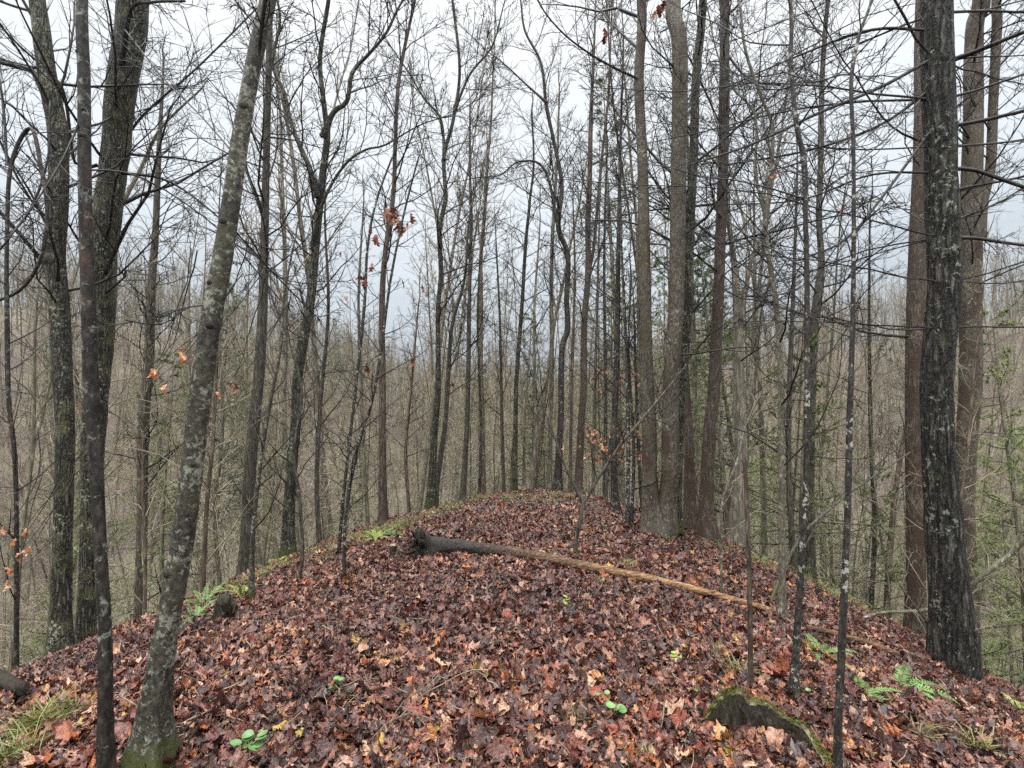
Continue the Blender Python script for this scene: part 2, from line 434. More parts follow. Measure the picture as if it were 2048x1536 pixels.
# ------------------------------------------------------------------ leaves and litter
HALF = {
    'maple': [(0, 0), (.16, -.09), (.36, -.07), (.31, .08), (.56, .22), (.47, .29), (.50, .42), (.31, .39), (.21, .46), (.29, .62), (.15, .66), (0, .96)],
    'oak': [(0, 0), (.07, .09), (.21, .17), (.12, .27), (.30, .41), (.15, .50), (.29, .66), (.13, .73), (.15, .87), (0, 1)],
    'oval': [(0, 0), (.15, .1), (.26, .27), (.30, .45), (.25, .65), (.14, .84), (0, 1)]}
def leaf_geo(g, kind, r, size=1.0, mat=0, curl=1.0, xf=None, fine=False):
    h = np.array(HALF[kind], float); n = len(h)
    if kind == 'oval' or fine:
        tt = np.linspace(0, n - 1, (n - 1) * (2 if not fine else 3) + 1); h = np.stack([np.interp(tt, np.arange(n), h[:, 0]), np.interp(tt, np.arange(n), h[:, 1])], -1)
        h[1:-1] += r.normal(0, .008 if kind == 'oval' else .012, (len(h) - 2, 2)); h[:, 0] = np.abs(h[:, 0]); n = len(h)
    ymid = np.linspace(0, h[-1, 1], n)
    cols = []
    for s in (-1, -.5, 0, .5, 1):
        x = h[:, 0] * s; y = h[:, 1] * abs(s) + ymid * (1 - abs(s))
        cols.append(np.stack([x, y], -1))
    G = np.stack(cols, 1)                       # n,5,2
    x, y = G[..., 0], G[..., 1]
    a, b, f, tw = r.normal(0, 1.0) * curl, r.normal(0, 0.7) * curl, r.normal(0, 0.45) * curl, r.normal(0, 0.9) * curl
    z = a * x * x + b * (y - .5) ** 2 + f * np.abs(x) + tw * x * (y - .4) + 0.12 * curl * (vnoise(x * 4 + r.random() * 50, y * 4 + r.random() * 50, 9)) * 2
    V = np.stack([x, y - .45, z], -1)
    if xf is not None: V = xf(V * size)
    else: V = V * size
    g.grid(V, mat)
    return g

def scatter(name, pts, rots, scl, idx, protos, label, cat):
    """one object that places many small copies of a few meshes"""
    me = bpy.data.meshes.new(name); n = len(pts)
    me.vertices.add(n); me.vertices.foreach_set('co', np.asarray(pts, np.float32).ravel())
    for nm, ty, arr, key in (('rot', 'FLOAT_VECTOR', rots, 'vector'), ('scl', 'FLOAT', scl, 'value'), ('idx', 'INT', idx, 'value')):
        at_ = me.attributes.new(nm, ty, 'POINT')
        at_.data.foreach_set(key, np.asarray(arr, np.int32 if ty == 'INT' else np.float32).ravel())
    o = bpy.data.objects.new(name, me); link(o)
    col = bpy.data.collections.new(name + '_kinds')
    for i, p in enumerate(protos):
        col.objects.link(bpy.data.objects.new('%s_kind_%02d' % (name, i), p))
    tr = bpy.data.node_groups.new(name, 'GeometryNodeTree')
    tr.interface.new_socket('Geometry', in_out='INPUT', socket_type='NodeSocketGeometry')
    tr.interface.new_socket('Geometry', in_out='OUTPUT', socket_type='NodeSocketGeometry')
    A = tr.nodes.new
    gi, go = A('NodeGroupInput'), A('NodeGroupOutput')
    ip = A('GeometryNodeInstanceOnPoints'); ci = A('GeometryNodeCollectionInfo')
    ci.inputs['Collection'].default_value = col
    ci.inputs['Separate Children'].default_value = True; ci.inputs['Reset Children'].default_value = True
    tr.links.new(gi.outputs[0], ip.inputs['Points']); tr.links.new(ci.outputs[0], ip.inputs['Instance'])
    ip.inputs['Pick Instance'].default_value = True
    for nm, ty, sock in (('rot', 'FLOAT_VECTOR', 'Rotation'), ('scl', 'FLOAT', 'Scale'), ('idx', 'INT', 'Instance Index')):
        na = A('GeometryNodeInputNamedAttribute'); na.data_type = ty; na.inputs['Name'].default_value = nm
        src = [s for s in na.outputs if s.enabled and s.name == 'Attribute'][0]
        if sock == 'Rotation':
            er = A('FunctionNodeEulerToRotation'); tr.links.new(src, er.inputs[0]); src = er.outputs[0]
        tr.links.new(src, ip.inputs[sock])
    tr.links.new(ip.outputs[0], go.inputs[0])
    md = o.modifiers.new('scatter', 'NODES'); md.node_group = tr
    return tag(o, label, cat, kind='stuff')

lp, ld = [], []
for i in range(18):
    kind = ['maple', 'oval', 'oak', 'maple', 'oval', 'maple'][i % 6]
    g = leaf_geo(Geo(), kind, np.random.default_rng(100 + i), 1.0, 0, [0.7, 1.3, 2.0][i // 6])
    r_ = np.random.default_rng(i)
    P = np.array([[0, -.42, 0], [.03 * r_.normal(), -.62, .02], [.1 * r_.normal(), -.85, .05 * r_.random()]])[None]
    g.tubes(P, np.array([[.012, .009, .009]]), 3)
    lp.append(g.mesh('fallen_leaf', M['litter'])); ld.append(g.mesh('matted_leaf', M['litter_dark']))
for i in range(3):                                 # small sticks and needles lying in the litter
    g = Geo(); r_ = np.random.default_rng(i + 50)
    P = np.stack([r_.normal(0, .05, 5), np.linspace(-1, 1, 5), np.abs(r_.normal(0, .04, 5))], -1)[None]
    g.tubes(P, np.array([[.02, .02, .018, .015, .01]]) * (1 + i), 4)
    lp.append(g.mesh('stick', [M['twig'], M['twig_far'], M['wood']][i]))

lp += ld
def litter_points(n, ymin, ymax, xm):
    y = rng.uniform(ymin, ymax, n); x = rng.uniform(-1, 1, n) * (xm * y + 1.2)
    return x, y
lit_p, lit_r, lit_s, lit_i = [], [], [], []
for n, y0, y1 in ((60000, 0.9, 4.0), (95000, 4.0, 8.5), (70000, 8.5, 17)):
    y = np.sqrt(rng.uniform(y0 * y0, y1 * y1, n)); x = rng.uniform(-1, 1, n) * (1.25 * y + 0.8)
    z = terrain(x, y)
    keep = np.ones(n, bool)
    if y0 > 8: keep = (np.abs(x - .05 * y) < 6.5)
    x, y, z = x[keep], y[keep], z[keep]; n = len(x)
    e = .05
    nx = -(terrain(x + e, y) - terrain(x - e, y)) / (2 * e); ny = -(terrain(x, y + e) - terrain(x, y - e)) / (2 * e)
    tilt = 0.36 + 0.2 * (rng.random(n) < .2)
    rx = np.arctan(-ny) * 0 - np.arctan(ny) + rng.normal(0, 1, n) * tilt
    ry = np.arctan(nx) + rng.normal(0, 1, n) * tilt
    # spin first about the leaf's own axis, then tilt: build by quaternion -> euler
    cz = rng.uniform(-math.pi, math.pi, n)
    # R = Ry*Rx*Rz  -> convert to XYZ euler
    cx_, sx_, cy_, sy_, cc, ss = np.cos(rx), np.sin(rx), np.cos(ry), np.sin(ry), np.cos(cz), np.sin(cz)
    Rx = np.zeros((n, 3, 3)); Rx[:, 0, 0] = 1; Rx[:, 1, 1] = cx_; Rx[:, 1, 2] = -sx_; Rx[:, 2, 1] = sx_; Rx[:, 2, 2] = cx_
    Ry = np.zeros((n, 3, 3)); Ry[:, 1, 1] = 1; Ry[:, 0, 0] = cy_; Ry[:, 0, 2] = sy_; Ry[:, 2, 0] = -sy_; Ry[:, 2, 2] = cy_
    Rz = np.zeros((n, 3, 3)); Rz[:, 2, 2] = 1; Rz[:, 0, 0] = cc; Rz[:, 0, 1] = -ss; Rz[:, 1, 0] = ss; Rz[:, 1, 1] = cc
    R = Ry @ Rx @ Rz
    ey = np.arcsin(np.clip(-R[:, 2, 0], -1, 1)); ex = np.arctan2(R[:, 2, 1], R[:, 2, 2]); ez = np.arctan2(R[:, 1, 0], R[:, 0, 0])
    s = np.clip(rng.lognormal(math.log(.042), .40, n), .02, .115)
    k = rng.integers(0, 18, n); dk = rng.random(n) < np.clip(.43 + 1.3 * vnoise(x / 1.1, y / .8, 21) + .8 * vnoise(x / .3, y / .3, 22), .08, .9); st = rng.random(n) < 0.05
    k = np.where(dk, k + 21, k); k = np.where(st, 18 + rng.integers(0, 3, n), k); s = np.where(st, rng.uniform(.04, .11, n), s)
    lit_p.append(np.stack([x, y, z + rng.uniform(0.002, .035, n)], -1)); lit_r.append(np.stack([ex, ey, ez], -1)); lit_s.append(s); lit_i.append(k)


# ------------------------------------------------------------------ branching
def walk(S, D, Ln, k, wig, up, r):
    P = [S]; D = norm(D); d = D; Ds = [d]
    for i in range(k - 1):
        d = norm(d + wig * r.normal(size=d.shape) + np.array([0, 0, up]))
        P.append(P[-1] + d * (Ln / (k - 1))[:, None]); Ds.append(d)
    return np.stack(P, 1), np.stack(Ds, 1)

def kids(P, D, R, m, t0, t1, ang, r, angj=0.25):
    n, k, _ = P.shape
    pi = np.repeat(np.arange(n), m); N_ = len(pi)
    t = (t0 + (t1 - t0) * ((np.tile(np.arange(m), n) + r.random(N_)) / m)) * (k - 1)
    i = np.clip(t.astype(int), 0, k - 2); f = (t - i)[:, None]
    S = P[pi, i] * (1 - f) + P[pi, i + 1] * f
    T = D[pi, np.clip(i + 1, 0, k - 1)]
    rad = R[pi, i] * (1 - f[:, 0]) + R[pi, i + 1] * f[:, 0]
    q = norm(np.cross(T, norm(r.normal(size=(N_, 3)))))
    a = (ang + angj * r.normal(size=N_))[:, None]
    return S, norm(T * np.cos(a) + q * np.sin(a)), rad, pi, t / (k - 1)

def taper(r0, r1, k, p=1.0):
    t = np.linspace(0, 1, k)[None, :] ** p
    return np.asarray(r0)[:, None] * (1 - t) + np.asarray(r1)[:, None] * t if np.ndim(r1) else np.asarray(r0)[:, None] * (1 - t) + r1 * t

def crown(g, P, D, R, r, n=30, t0=.35, t1=.98, L0=2.4, L1=.8, ang=0.95, up=.06, wig=.16, subs=7, twigs=4, rmin=.003, kb=7, ratio=.42, flat=0.0, twl=.4, mat=0, subfrac=.42):
    """branches, side branches and twigs along the stems P (n,k,3); returns twig paths"""
    S, Dr, rad, pi, t = kids(P, D, R, n, t0, t1, ang, r)
    if flat: Dr = norm(Dr * np.array([1, 1, 1 - flat]))
    tt = (t - t0) / max(1e-6, t1 - t0)
    Ln = (L0 * (1 - tt) + L1 * tt) * r.uniform(.55, 1.15, len(t))
    r0 = np.minimum(rad * ratio, .0085 * Ln + .002); r0 = np.maximum(r0, rmin * 1.3)
    BP, BD = walk(S, Dr, Ln, kb, wig, up, r)
    BR = taper(r0, rmin, kb)
    g.tubes(BP, BR, 4, mat, cap=False)
    if subs == 0: return BP, BD
    S, Dr, rad, pi, t = kids(BP, BD, BR, subs, .15, .97, .75, r)
    Ls = Ln[pi] * subfrac * (1 - .5 * t) * r.uniform(.5, 1.2, len(t))
    SP, SD = walk(S, Dr, Ls, 5, wig * 1.1, up * .8, r)
    SR = taper(np.maximum(rad * .55, rmin), rmin * .8, 5)
    g.tubes(SP, SR, 3, mat)
    if twigs == 0: return SP, SD
    S, Dr, rad, pi, t = kids(SP, SD, SR, twigs, .15, .98, .65, r)
    Lt = np.maximum(Ls[pi] * twl, .05) * r.uniform(.5, 1.3, len(t))
    TP, TD = walk(S, Dr, Lt, 3, wig * 1.1, up, r)
    g.tubes(TP, taper(np.full(len(t), rmin * .85), rmin * .55, 3), 3, mat)
    return TP, TD

def trunk_geo(g, C, R, r, sides=18, flare=0.0, rough=.05, mat=0, fiss=0):
    """a tapering stem with bulges, furrows and a root flare"""
    C = np.asarray(C, float); R = np.asarray(R, float); k = len(C)
    T = norm(np.gradient(C, axis=0)); A = norm(np.cross(T, [[.2, 1, 0]])); B = np.cross(T, A)
    th = np.arange(sides) * 2 * math.pi / sides
    s = np.concatenate([[0], np.cumsum(np.linalg.norm(np.diff(C, axis=0), axis=1))])
    o1, o2 = r.random(2) * 90
    thg, sg = np.meshgrid(th, s)
    n1 = vnoise(np.cos(thg) * 1.6 + o1, np.sin(thg) * 1.6 + sg * 1.3 + o2, 5) + .6 * vnoise(np.cos(thg) * 4 + o2, np.sin(thg) * 4 + sg * 5 + o1, 6)
    m = 1 + rough * 2 * n1
    if fiss: m = m + fiss * (np.abs(vnoise(thg * sides / 6.283 * .7 + vnoise(sg * 3, thg * 2, 7) * 2, sg * 2.0 + o1, 8)) * 2 - .5)
    if flare:
        ph = r.random() * 6
        m = m + flare * np.exp(-np.maximum(sg - .1, 0) / (2.6 * R[0] + .03)) * (1 + .7 * np.sin(thg * 4 + ph) + .25 * np.sin(thg * 7 + ph * 2))
    rr = R[:, None] * m
    V = C[:, None, :] + rr[..., None] * (np.cos(th)[None, :, None] * A[:, None, :] + np.sin(th)[None, :, None] * B[:, None, :])
    g.grid(V, mat, closed=True)

def spline(P, step=.08):
    P = np.asarray(P, float); n = len(P)
    if n < 3:
        m = max(2, int(np.linalg.norm(P[-1, :3] - P[0, :3]) / step)); t = np.linspace(0, 1, m)[:, None]
        return P[0] * (1 - t) + P[-1] * t
    E = np.vstack([2 * P[0] - P[1], P, 2 * P[-1] - P[-2]]); out_ = []
    for i in range(n - 1):
        a, b, c, d = E[i], E[i + 1], E[i + 2], E[i + 3]
        m = max(2, int(np.linalg.norm((c - b)[:3]) / step)); t = (np.arange(m) / m)[:, None]
        out_.append(.5 * (2 * b + (c - a) * t + (2 * a - 5 * b + 4 * c - d) * t * t + (3 * b - a - 3 * c + d) * t ** 3))
    out_.append(P[-1:]); return np.vstack(out_)

def stem_from_pixels(pts, Y, base_ground, extra, r, step=.08, wander=.01, kick=0.0):
    W = []
    for i, (px, py, wd) in enumerate(pts):
        p = at(px, py, Y + kick * i); W.append([*p, wd * .88 / 2 / F * Y])
    W = np.array(W)
    if base_ground:
        gz = float(terrain(W[0, 0], W[0, 1]))
        if gz < W[0, 2] - .3:
            d = (W[0] - W[1]); d = d / max(abs(d[2]), .01); h = W[0, 2] - gz
            b = W[0].copy(); b[0] += .5 * d[0] * min(h, 1.0); b[2] = float(terrain(b[0], b[1])) - .12; b[3] = W[0, 3] * (1 + .05 * h)
            W = np.vstack([b, W])
        else: W[0, 2] = gz - .08
    W[1:-1, 1] += np.cumsum(r.normal(0, wander, len(W) - 2)) * Y * .3 if len(W) > 2 else 0
    if extra > 0:
        d = W[-1, :3] - W[max(-3, -len(W)), :3]; d = d / np.linalg.norm(d)
        for j in (1, 2, 3):
            dd = d * extra / 3 + r.normal(0, .06, 3) * extra / 3
            W = np.vstack([W, [*(W[-1, :3] + dd), max(.006, W[-1, 3] * (.72 if j < 3 else .45))]])
    S = spline(W, step); S[:, 3] = np.maximum(S[:, 3], .003)
    return S

def resample(S, k):
    i = np.linspace(0, len(S) - 1, k); a = np.floor(i).astype(int); b = np.minimum(a + 1, len(S) - 1); f = (i - a)[:, None]
    Q = S[a] * (1 - f) + S[b] * f
    return Q[None, :, :3], norm(np.gradient(Q[:, :3], axis=0))[None], Q[None, :, 3]

HERO, HR = [], []
def hero(name, label, cat, mat, stems, Y=None, extra=4.0, flare=.5, cr=None, twm='twig', rough=.05, fiss=0, sides=18, seed=0, knots=(), step=.08, limbs=(), group=None, kids_from=0, wander=.01):
    r = np.random.default_rng(seed + 1000)
    vis = Y is None
    if vis:
        p = ground_hit(stems[0][0][0], stems[0][0][1]); Y = p[1]
    SS = []
    g = Geo()
    for i, st in enumerate(stems):
        ex = extra[i] if isinstance(extra, (list, tuple)) else extra
        S = stem_from_pixels(st, Y if i == 0 else Y + .02 * i, i == 0, ex, r, step, wander)
        SS.append(S)
        trunk_geo(g, S[:, :3], S[:, 3], r, sides, flare if i == 0 else .25, rough, 0, fiss)
    base = SS[0][0, :3].copy(); base[2] = float(terrain(base[0], base[1]))
    for (px, py, wd) in knots:
        c = at(px, py, Y); rr = wd / 2 / F * Y
        S = SS[0]; j = np.argmin(np.linalg.norm(S[:, [0, 2]] - c[[0, 2]], axis=1)); a = S[j, :3]; side = r.uniform(-.9, .9)
        d = norm(np.array([side, -1.0, .35])); 
        P = np.stack([a + d * S[j, 3] * f for f in (.55, .95, 1.12, 1.2)])[None]
        g.tubes(P, np.array([[rr * 1.5, rr * 1.15, rr * .8, rr * .25]]), 9, 1)
    e = empty(name, base); tag(e, label, cat, group)
    trk = g.obj('trunk', [M[mat], M['stumpwood']], e, origin=base)
    gc = Geo()
    for i, S in enumerate(SS):
        if cr is None: continue
        P, D, R = resample(S, 24)
        c = dict(cr); 
        if i and 'n' in c: c['n'] = max(4, int(c['n'] * .7)); 
        if i: c['t0'] = .1
        crown(gc, P, D, R, r, **c)
    for lb in limbs:                                   # traced limbs: (px,py,w,dY)
        W = np.array([[*at(px, py, Y + dy), wd * .72 / 2 / F * (Y + dy)] for px, py, wd, dy in lb])
        S = spline(W, .1); S[:, 3] = np.maximum(S[:, 3], .003)
        P, D, R = resample(S, max(8, len(S)))
        gc.tubes(P, R, 6, 0)
        P, D, R = resample(S, 14)
        ll = float(np.linalg.norm(W[-1, :3] - W[0, :3]))
        crown(gc, P, D, R, r, n=int(6 + ll * 5), t0=.15, t1=1, L0=ll * .3 + .1, L1=ll * .15 + .1, ang=.7, up=.02, wig=.15, subs=5, twigs=3, rmin=(cr or {}).get('rmin', .003))
    if gc.n: gc.obj('crown', M[twm], e, origin=base)
    HERO.append((base[0], base[1])); HR.append(float(SS[0][min(4, len(SS[0]) - 1), 3]))
    return e, SS, Y, base

# ------------------------------------------------------------------ the trees that can be told apart
BIG = dict(n=38, t0=.32, t1=.97, L0=2.9, L1=1.2, ang=1.0, subs=9, twigs=4, rmin=.0032)
SMALL = dict(n=30, t0=.2, t1=.98, L0=1.2, L1=.5, ang=.9, subs=6, twigs=2, rmin=.0020, kb=7, wig=.15)
MID = dict(n=46, t0=.32, t1=.98, L0=2.4, L1=1.0, ang=.85, up=.06, subs=8, twigs=4, rmin=.0045)

hero('broadleaf_tree', 'kinked grey-green mossy trunk with a side limb, by the photo\'s left edge', 'tree', 'mossy',
     [[(120, 1306, 46), (119, 1200, 38), (128, 900, 37), (126, 760, 37), (118, 640, 38), (112, 510, 38), (120, 400, 38), (118, 262, 37), (98, 150, 34), (75, 0, 31)]],
     Y=6.6, extra=5, cr=BIG, rough=.08, fiss=.05, seed=1, knots=[(93, 525, 24)],
     limbs=[[(117, 270, 18, 0), (90, 190, 20, -.1), (62, 140, 16, -.1), (0, 125, 10, -.3), (-120, 60, 6, -.6)],
            [(90, 530, 12, 0), (50, 480, 10, -.2), (0, 425, 8, -.4), (-80, 330, 5, -.6)]])
hero('broadleaf_tree', 'thickest mossy trunk, narrowing to its foot, right behind the dark rust-patched sapling', 'tree', 'mossy',
     [[(172, 1268, 38), (180, 1050, 38), (190, 880, 46), (198, 720, 52), (203, 600, 56), (206, 500, 58), (216, 420, 56), (230, 300, 53), (243, 180, 57), (255, 90, 61), (266, 0, 62)]],
     Y=7.4, extra=6, cr=dict(BIG, n=30, L0=3.4), rough=.05, fiss=.07, seed=2,
     limbs=[[(240, 150, 16, -.1), (262, 22, 12, -.4), (300, 5, 8, -.7), (370, 2, 6, -1)],
            [(195, 330, 10, 0), (150, 325, 8, -.2), (118, 165, 8, -.4), (0, 118, 7, -.8)],
            [(232, 345, 9, 0), (330, 360, 7, -.3), (420, 420, 5, -.6), (520, 520, 4, -1)],
            [(225, 370, 8, 0), (270, 250, 7, .3), (400, 130, 5, .6), (520, 10, 4, .9)]])
hero('sapling', 'slim dark sapling with rust-red and pale patches before the thick mossy trunk', 'tree', 'dark_mottled',
     [[(214, 1545, 31), (212, 1430, 30), (210, 1262, 27), (200, 1057, 25), (189, 852, 29), (182, 740, 30), (177, 600, 27), (171, 450, 26), (168, 300, 25), (167, 150, 24), (164, 0, 23)]],
     Y=2.05, extra=2.5, cr=dict(n=8, t0=.55, t1=.95, L0=1.4, L1=.8, ang=1.0, subs=6, twigs=3, rmin=.0015), sides=24, rough=.06, seed=3, step=.025, wander=.002,
     knots=[(168, 280, 12), (150, 110, 8), (150, 222, 8)],
     limbs=[[(178, 340, 6, 0), (250, 345, 5, .15), (330, 380, 4, .3), (450, 470, 3, .5), (560, 600, 2, .7)],
            [(165, 230, 6, 0), (120, 330, 5, -.1), (60, 420, 4, -.2), (0, 500, 3, -.3)]])
hero('leaning_tree', 'leaning tree with pale lichen blotches and dark knots, its mossy foot at the bottom edge', 'tree', 'mottled',
     [[(302, 1542, 78), (308, 1470, 60), (314, 1400, 52), (333, 1262, 46), (357, 1134, 46), (379, 980, 45), (394, 840, 44), (410, 720, 44), (426, 620, 42), (444, 520, 41), (462, 400, 38), (479, 280, 36), (494, 195, 34), (512, 100, 34), (536, 0, 34)]],
     Y=2.15, extra=3, cr=dict(n=8, t0=.6, t1=.97, L0=1.8, L1=1.0, ang=1.0, subs=6, twigs=3, rmin=.0018), sides=28, flare=.55, rough=.05, seed=4, step=.025, wander=.002,
     knots=[(505, 222, 15), (458, 452, 15), (455, 573, 14), (413, 655, 15), (365, 1146, 16), (400, 930, 10)],
     limbs=[[(518, 110, 13, -.03), (523, 60, 12, -.08), (530, 0, 11, -.12), (545, -120, 8, -.15)],
            [(488, 330, 5, 0), (400, 230, 4, .3), (330, 160, 4, .6), (250, 60, 3, .9)],
            [(450, 440, 5, 0), (560, 560, 4, .3), (640, 640, 3, .6)],
            [(430, 610, 5, 0), (370, 615, 4, -.05), (330, 650, 3, -.1), (250, 640, 2, -.2)]])
hero('sapling', 'thin pale crooked sapling climbing between the mossy trunk and the dark sapling', 'tree', 'pale',
     [[(149, 1292, 17), (151, 1108, 15), (158, 903, 14), (168, 800, 13), (186, 720, 12), (203, 640, 12), (222, 521, 11), (240, 432, 9), (281, 338, 8), (325, 260, 6), (400, 180, 4)]],
     extra=1, cr=dict(SMALL, n=14), sides=10, seed=5,
     limbs=[[(157, 815, 9, 0), (151, 745, 9, 0), (130, 698, 9, -.05), (104, 600, 8, -.1), (92, 547, 7, -.2), (60, 490, 5, -.3), (0, 420, 4, -.5)],
            [(154, 830, 6, 0), (120, 800, 5, -.1), (60, 788, 4, -.2), (-40, 770, 3, -.4)],
            [(151, 1000, 6, 0), (110, 985, 5, -.2), (50, 975, 4, -.4), (-40, 975, 3, -.6)],
            [(150, 1140, 5, 0), (110, 1100, 4, -.2), (60, 1078, 4, -.4), (-40, 1070, 3, -.6)]])
hero('twisting_vine', 'dark twisting wild vine looping down beside the kinked mossy trunk', 'vine', 'dark_mottled',
     [[(28, 960, 9), (20, 800, 9), (14, 640, 9), (8, 500, 8), (14, 330, 8), (50, 250, 8), (74, 340, 8), (90, 430, 8), (76, 520, 8), (30, 580, 7), (-30, 610, 6)]],
     Y=5.0, extra=0, cr=dict(SMALL, n=16, t0=.1), sides=8, flare=0, seed=6,
     limbs=[[(14, 330, 7, 0), (5, 200, 6, .1), (-20, 60, 6, .2)], [(10, 480, 7, 0), (60, 420, 6, .2), (95, 320, 5, .3), (100, 200, 4, .4)]])
hero('spiky_tree', 'narrow upright tree with dense fine side twigs between thick mossy trunk and leaning tree', 'tree', 'grey',
     [[(281, 1236, 22), (289, 1057, 22), (292, 850, 22), (300, 730, 21), (305, 570, 17), (312, 470, 14), (322, 300, 10), (326, 180, 6), (327, 120, 4)]],
     Y=10, extra=.6, cr=dict(n=64, t0=.25, t1=.99, L0=2.2, L1=.5, ang=1.1, up=.05, subs=7, twigs=3, rmin=.004), seed=7, sides=10)
hero('broadleaf_tree', 'straight grey tree partly behind the top of the leaning trunk', 'tree', 'grey',
     [[(490, 1150, 30), (496, 1031, 27), (505, 903, 26), (518, 730, 24), (523, 573, 20), (529, 469, 18), (531, 312, 16), (536, 156, 14), (540, 20, 12)]],
     Y=8.8, extra=3, cr=dict(MID, n=40, t0=.4), seed=8, sides=14, fiss=.04)
hero('forked_tree', 'wavy trunk splitting into crooked limbs high up, beside the wispy oak sapling', 'tree', 'mossy',
     [[(576, 1108, 30), (578, 1006, 25), (588, 852, 22), (591, 765, 22), (600, 700, 22), (617, 600, 20), (626, 495, 17), (637, 365, 16), (646, 262, 15), (641, 208, 12), (632, 104, 10), (657, 0, 9)],
      [(646, 275, 13), (668, 226, 11), (695, 205, 10), (707, 150, 9), (740, 110, 7), (775, 70, 6), (800, 10, 5)],
      [(634, 395, 12), (622, 340, 11), (588, 262, 9), (566, 180, 8), (547, 130, 7), (560, 40, 6)],
      [(622, 500, 9), (650, 400, 7), (690, 330, 6), (730, 300, 5), (770, 290, 4)]],
     Y=8.6, extra=2, cr=dict(MID, n=30, t0=.3, L0=1.8), seed=9, sides=12, kids_from=0)
hero('broadleaf_tree', 'slender brown tree leaning slightly, rooted at the grassy edge above the small cut stump', 'tree', 'brown',
     [[(767, 1050, 20), (766, 903, 17), (766, 781, 15), (765, 625, 14), (771, 521, 12), (788, 391, 10), (793, 286, 9), (801, 156, 8), (830, 0, 6)]],
     extra=2, cr=dict(MID, n=40, t0=.4, L0=1.6), seed=10, sides=10)
hero('broadleaf_tree', 'slim waving tree with wide upper fork, directly above the log\'s root end', 'tree', 'mossy',
     [[(862, 1022, 22), (862, 1006, 19), (870, 852, 15), (877, 781, 13), (877, 625, 11), (882, 547, 11), (879, 458, 11), (891, 396, 10), (887, 312, 9), (905, 234, 8), (918, 130, 7), (905, 0, 6)],
      [(889, 320, 7), (882, 240, 6), (850, 200, 5), (820, 150, 4)], [(908, 225, 7), (940, 150, 5), (985, 90, 4), (1010, 0, 3)]],
     Y=11.2, extra=2, cr=dict(MID, n=28, L0=2.0), seed=11, sides=10)
hero('broadleaf_tree', 'leaning dark stem crossing close behind the slim waving tree', 'tree', 'grey',
     [[(868, 1015, 14), (875, 955, 13), (890, 852, 12), (896, 750, 11), (905, 650, 9), (930, 560, 7), (938, 450, 5), (950, 380, 4)]],
     Y=11.6, extra=1, cr=dict(MID, n=22, L0=1.5), seed=12, sides=8)
hero('broadleaf_tree', 'straight thin grey tree between the slim waving tree and the centre gap', 'tree', 'grey',
     [[(924, 992, 16), (930, 920, 13), (934, 852, 12), (937, 729, 11), (939, 573, 9), (942, 443, 8), (939, 333, 6), (940, 220, 4)]],
     Y=13, extra=.6, cr=dict(MID, n=44, t0=.3, L0=1.7), seed=13, sides=8)
hero('broadleaf_tree', 'thin mossy tree leaning slightly, at the crest just before the snaking trunk', 'tree', 'mossy',
     [[(1029, 985, 13), (1031, 852, 11), (1033, 755, 10), (1043, 625, 9), (1051, 495, 8), (1060, 400, 6), (1067, 330, 5), (1064, 220, 3)]],
     Y=13.5, extra=.6, cr=dict(MID, n=36, t0=.35, L0=1.9), seed=14, sides=8)
hero('broadleaf_tree', 'dead-straight narrow trunk just beside the snaking trunk at the ridge\'s end', 'tree', 'far',
     [[(1098, 985, 12), (1100, 852, 11), (1103, 729, 10), (1103, 521, 9), (1114, 312, 6), (1118, 200, 4)]],
     Y=15, extra=1, cr=dict(MID, n=36, t0=.4, L0=1.6), seed=15, sides=8)
hero('snaking_tree', 'dark snaking trunk with big bends standing on the end of the ridge', 'tree', 'dark_mottled',
     [[(1115, 978, 18), (1118, 900, 15), (1122, 827, 14), (1124, 703, 13), (1136, 656, 13), (1134, 600, 12), (1136, 510, 12), (1117, 453, 12), (1124, 365, 10), (1108, 276, 8), (1093, 208, 8), (1082, 125, 6), (1050, 60, 5), (1041, 0, 4)],
      [(1120, 470, 7), (1090, 340, 6), (1040, 325, 4), (1000, 350, 3)], [(1093, 205, 6), (1055, 170, 4), (1005, 125, 3)]],
     Y=12.5, extra=1.5, cr=dict(MID, n=26, L0=2.2), seed=16, sides=10)
hero('forked_tree', 'dark straight trunk with a parallel fork, rooted on the ridge\'s end beside the snaking trunk', 'tree', 'brown',
     [[(1156, 990, 20), (1158, 950, 17), (1162, 852, 16), (1166, 781, 15), (1168, 651, 14), (1176, 547, 13), (1176, 443, 13), (1179, 365, 11), (1182, 234, 9), (1187, 115, 6), (1190, 40, 4)],
      [(1177, 545, 8), (1187, 500, 7), (1197, 391, 7), (1206, 300, 6), (1218, 182, 5), (1222, 60, 3)]],
     extra=1.5, cr=dict(MID, n=34, L0=2.0), seed=17, sides=10)
hero('broadleaf_tree', 'thin dark tree next to the twin-stemmed tree, pines behind it', 'tree', 'dark_mottled',
     [[(1231, 1028, 17), (1228, 903, 14), (1236, 677, 12), (1239, 469, 9), (1244, 260, 6), (1246, 120, 4)]],
     extra=1.5, cr=dict(MID, n=36, t0=.3, L0=1.4), seed=18, sides=10)
hero('broadleaf_tree', 'pair of thin leaning stems beside the foot of the twin-stemmed tree', 'tree', 'sapling',
     [[(1254, 1058, 10), (1256, 900, 9), (1254, 756, 8), (1247, 600, 6), (1242, 480, 5)], [(1262, 1054, 9), (1268, 900, 7), (1258, 700, 5), (1262, 560, 4)]],
     extra=1, cr=dict(SMALL, n=16), seed=19, sides=8)
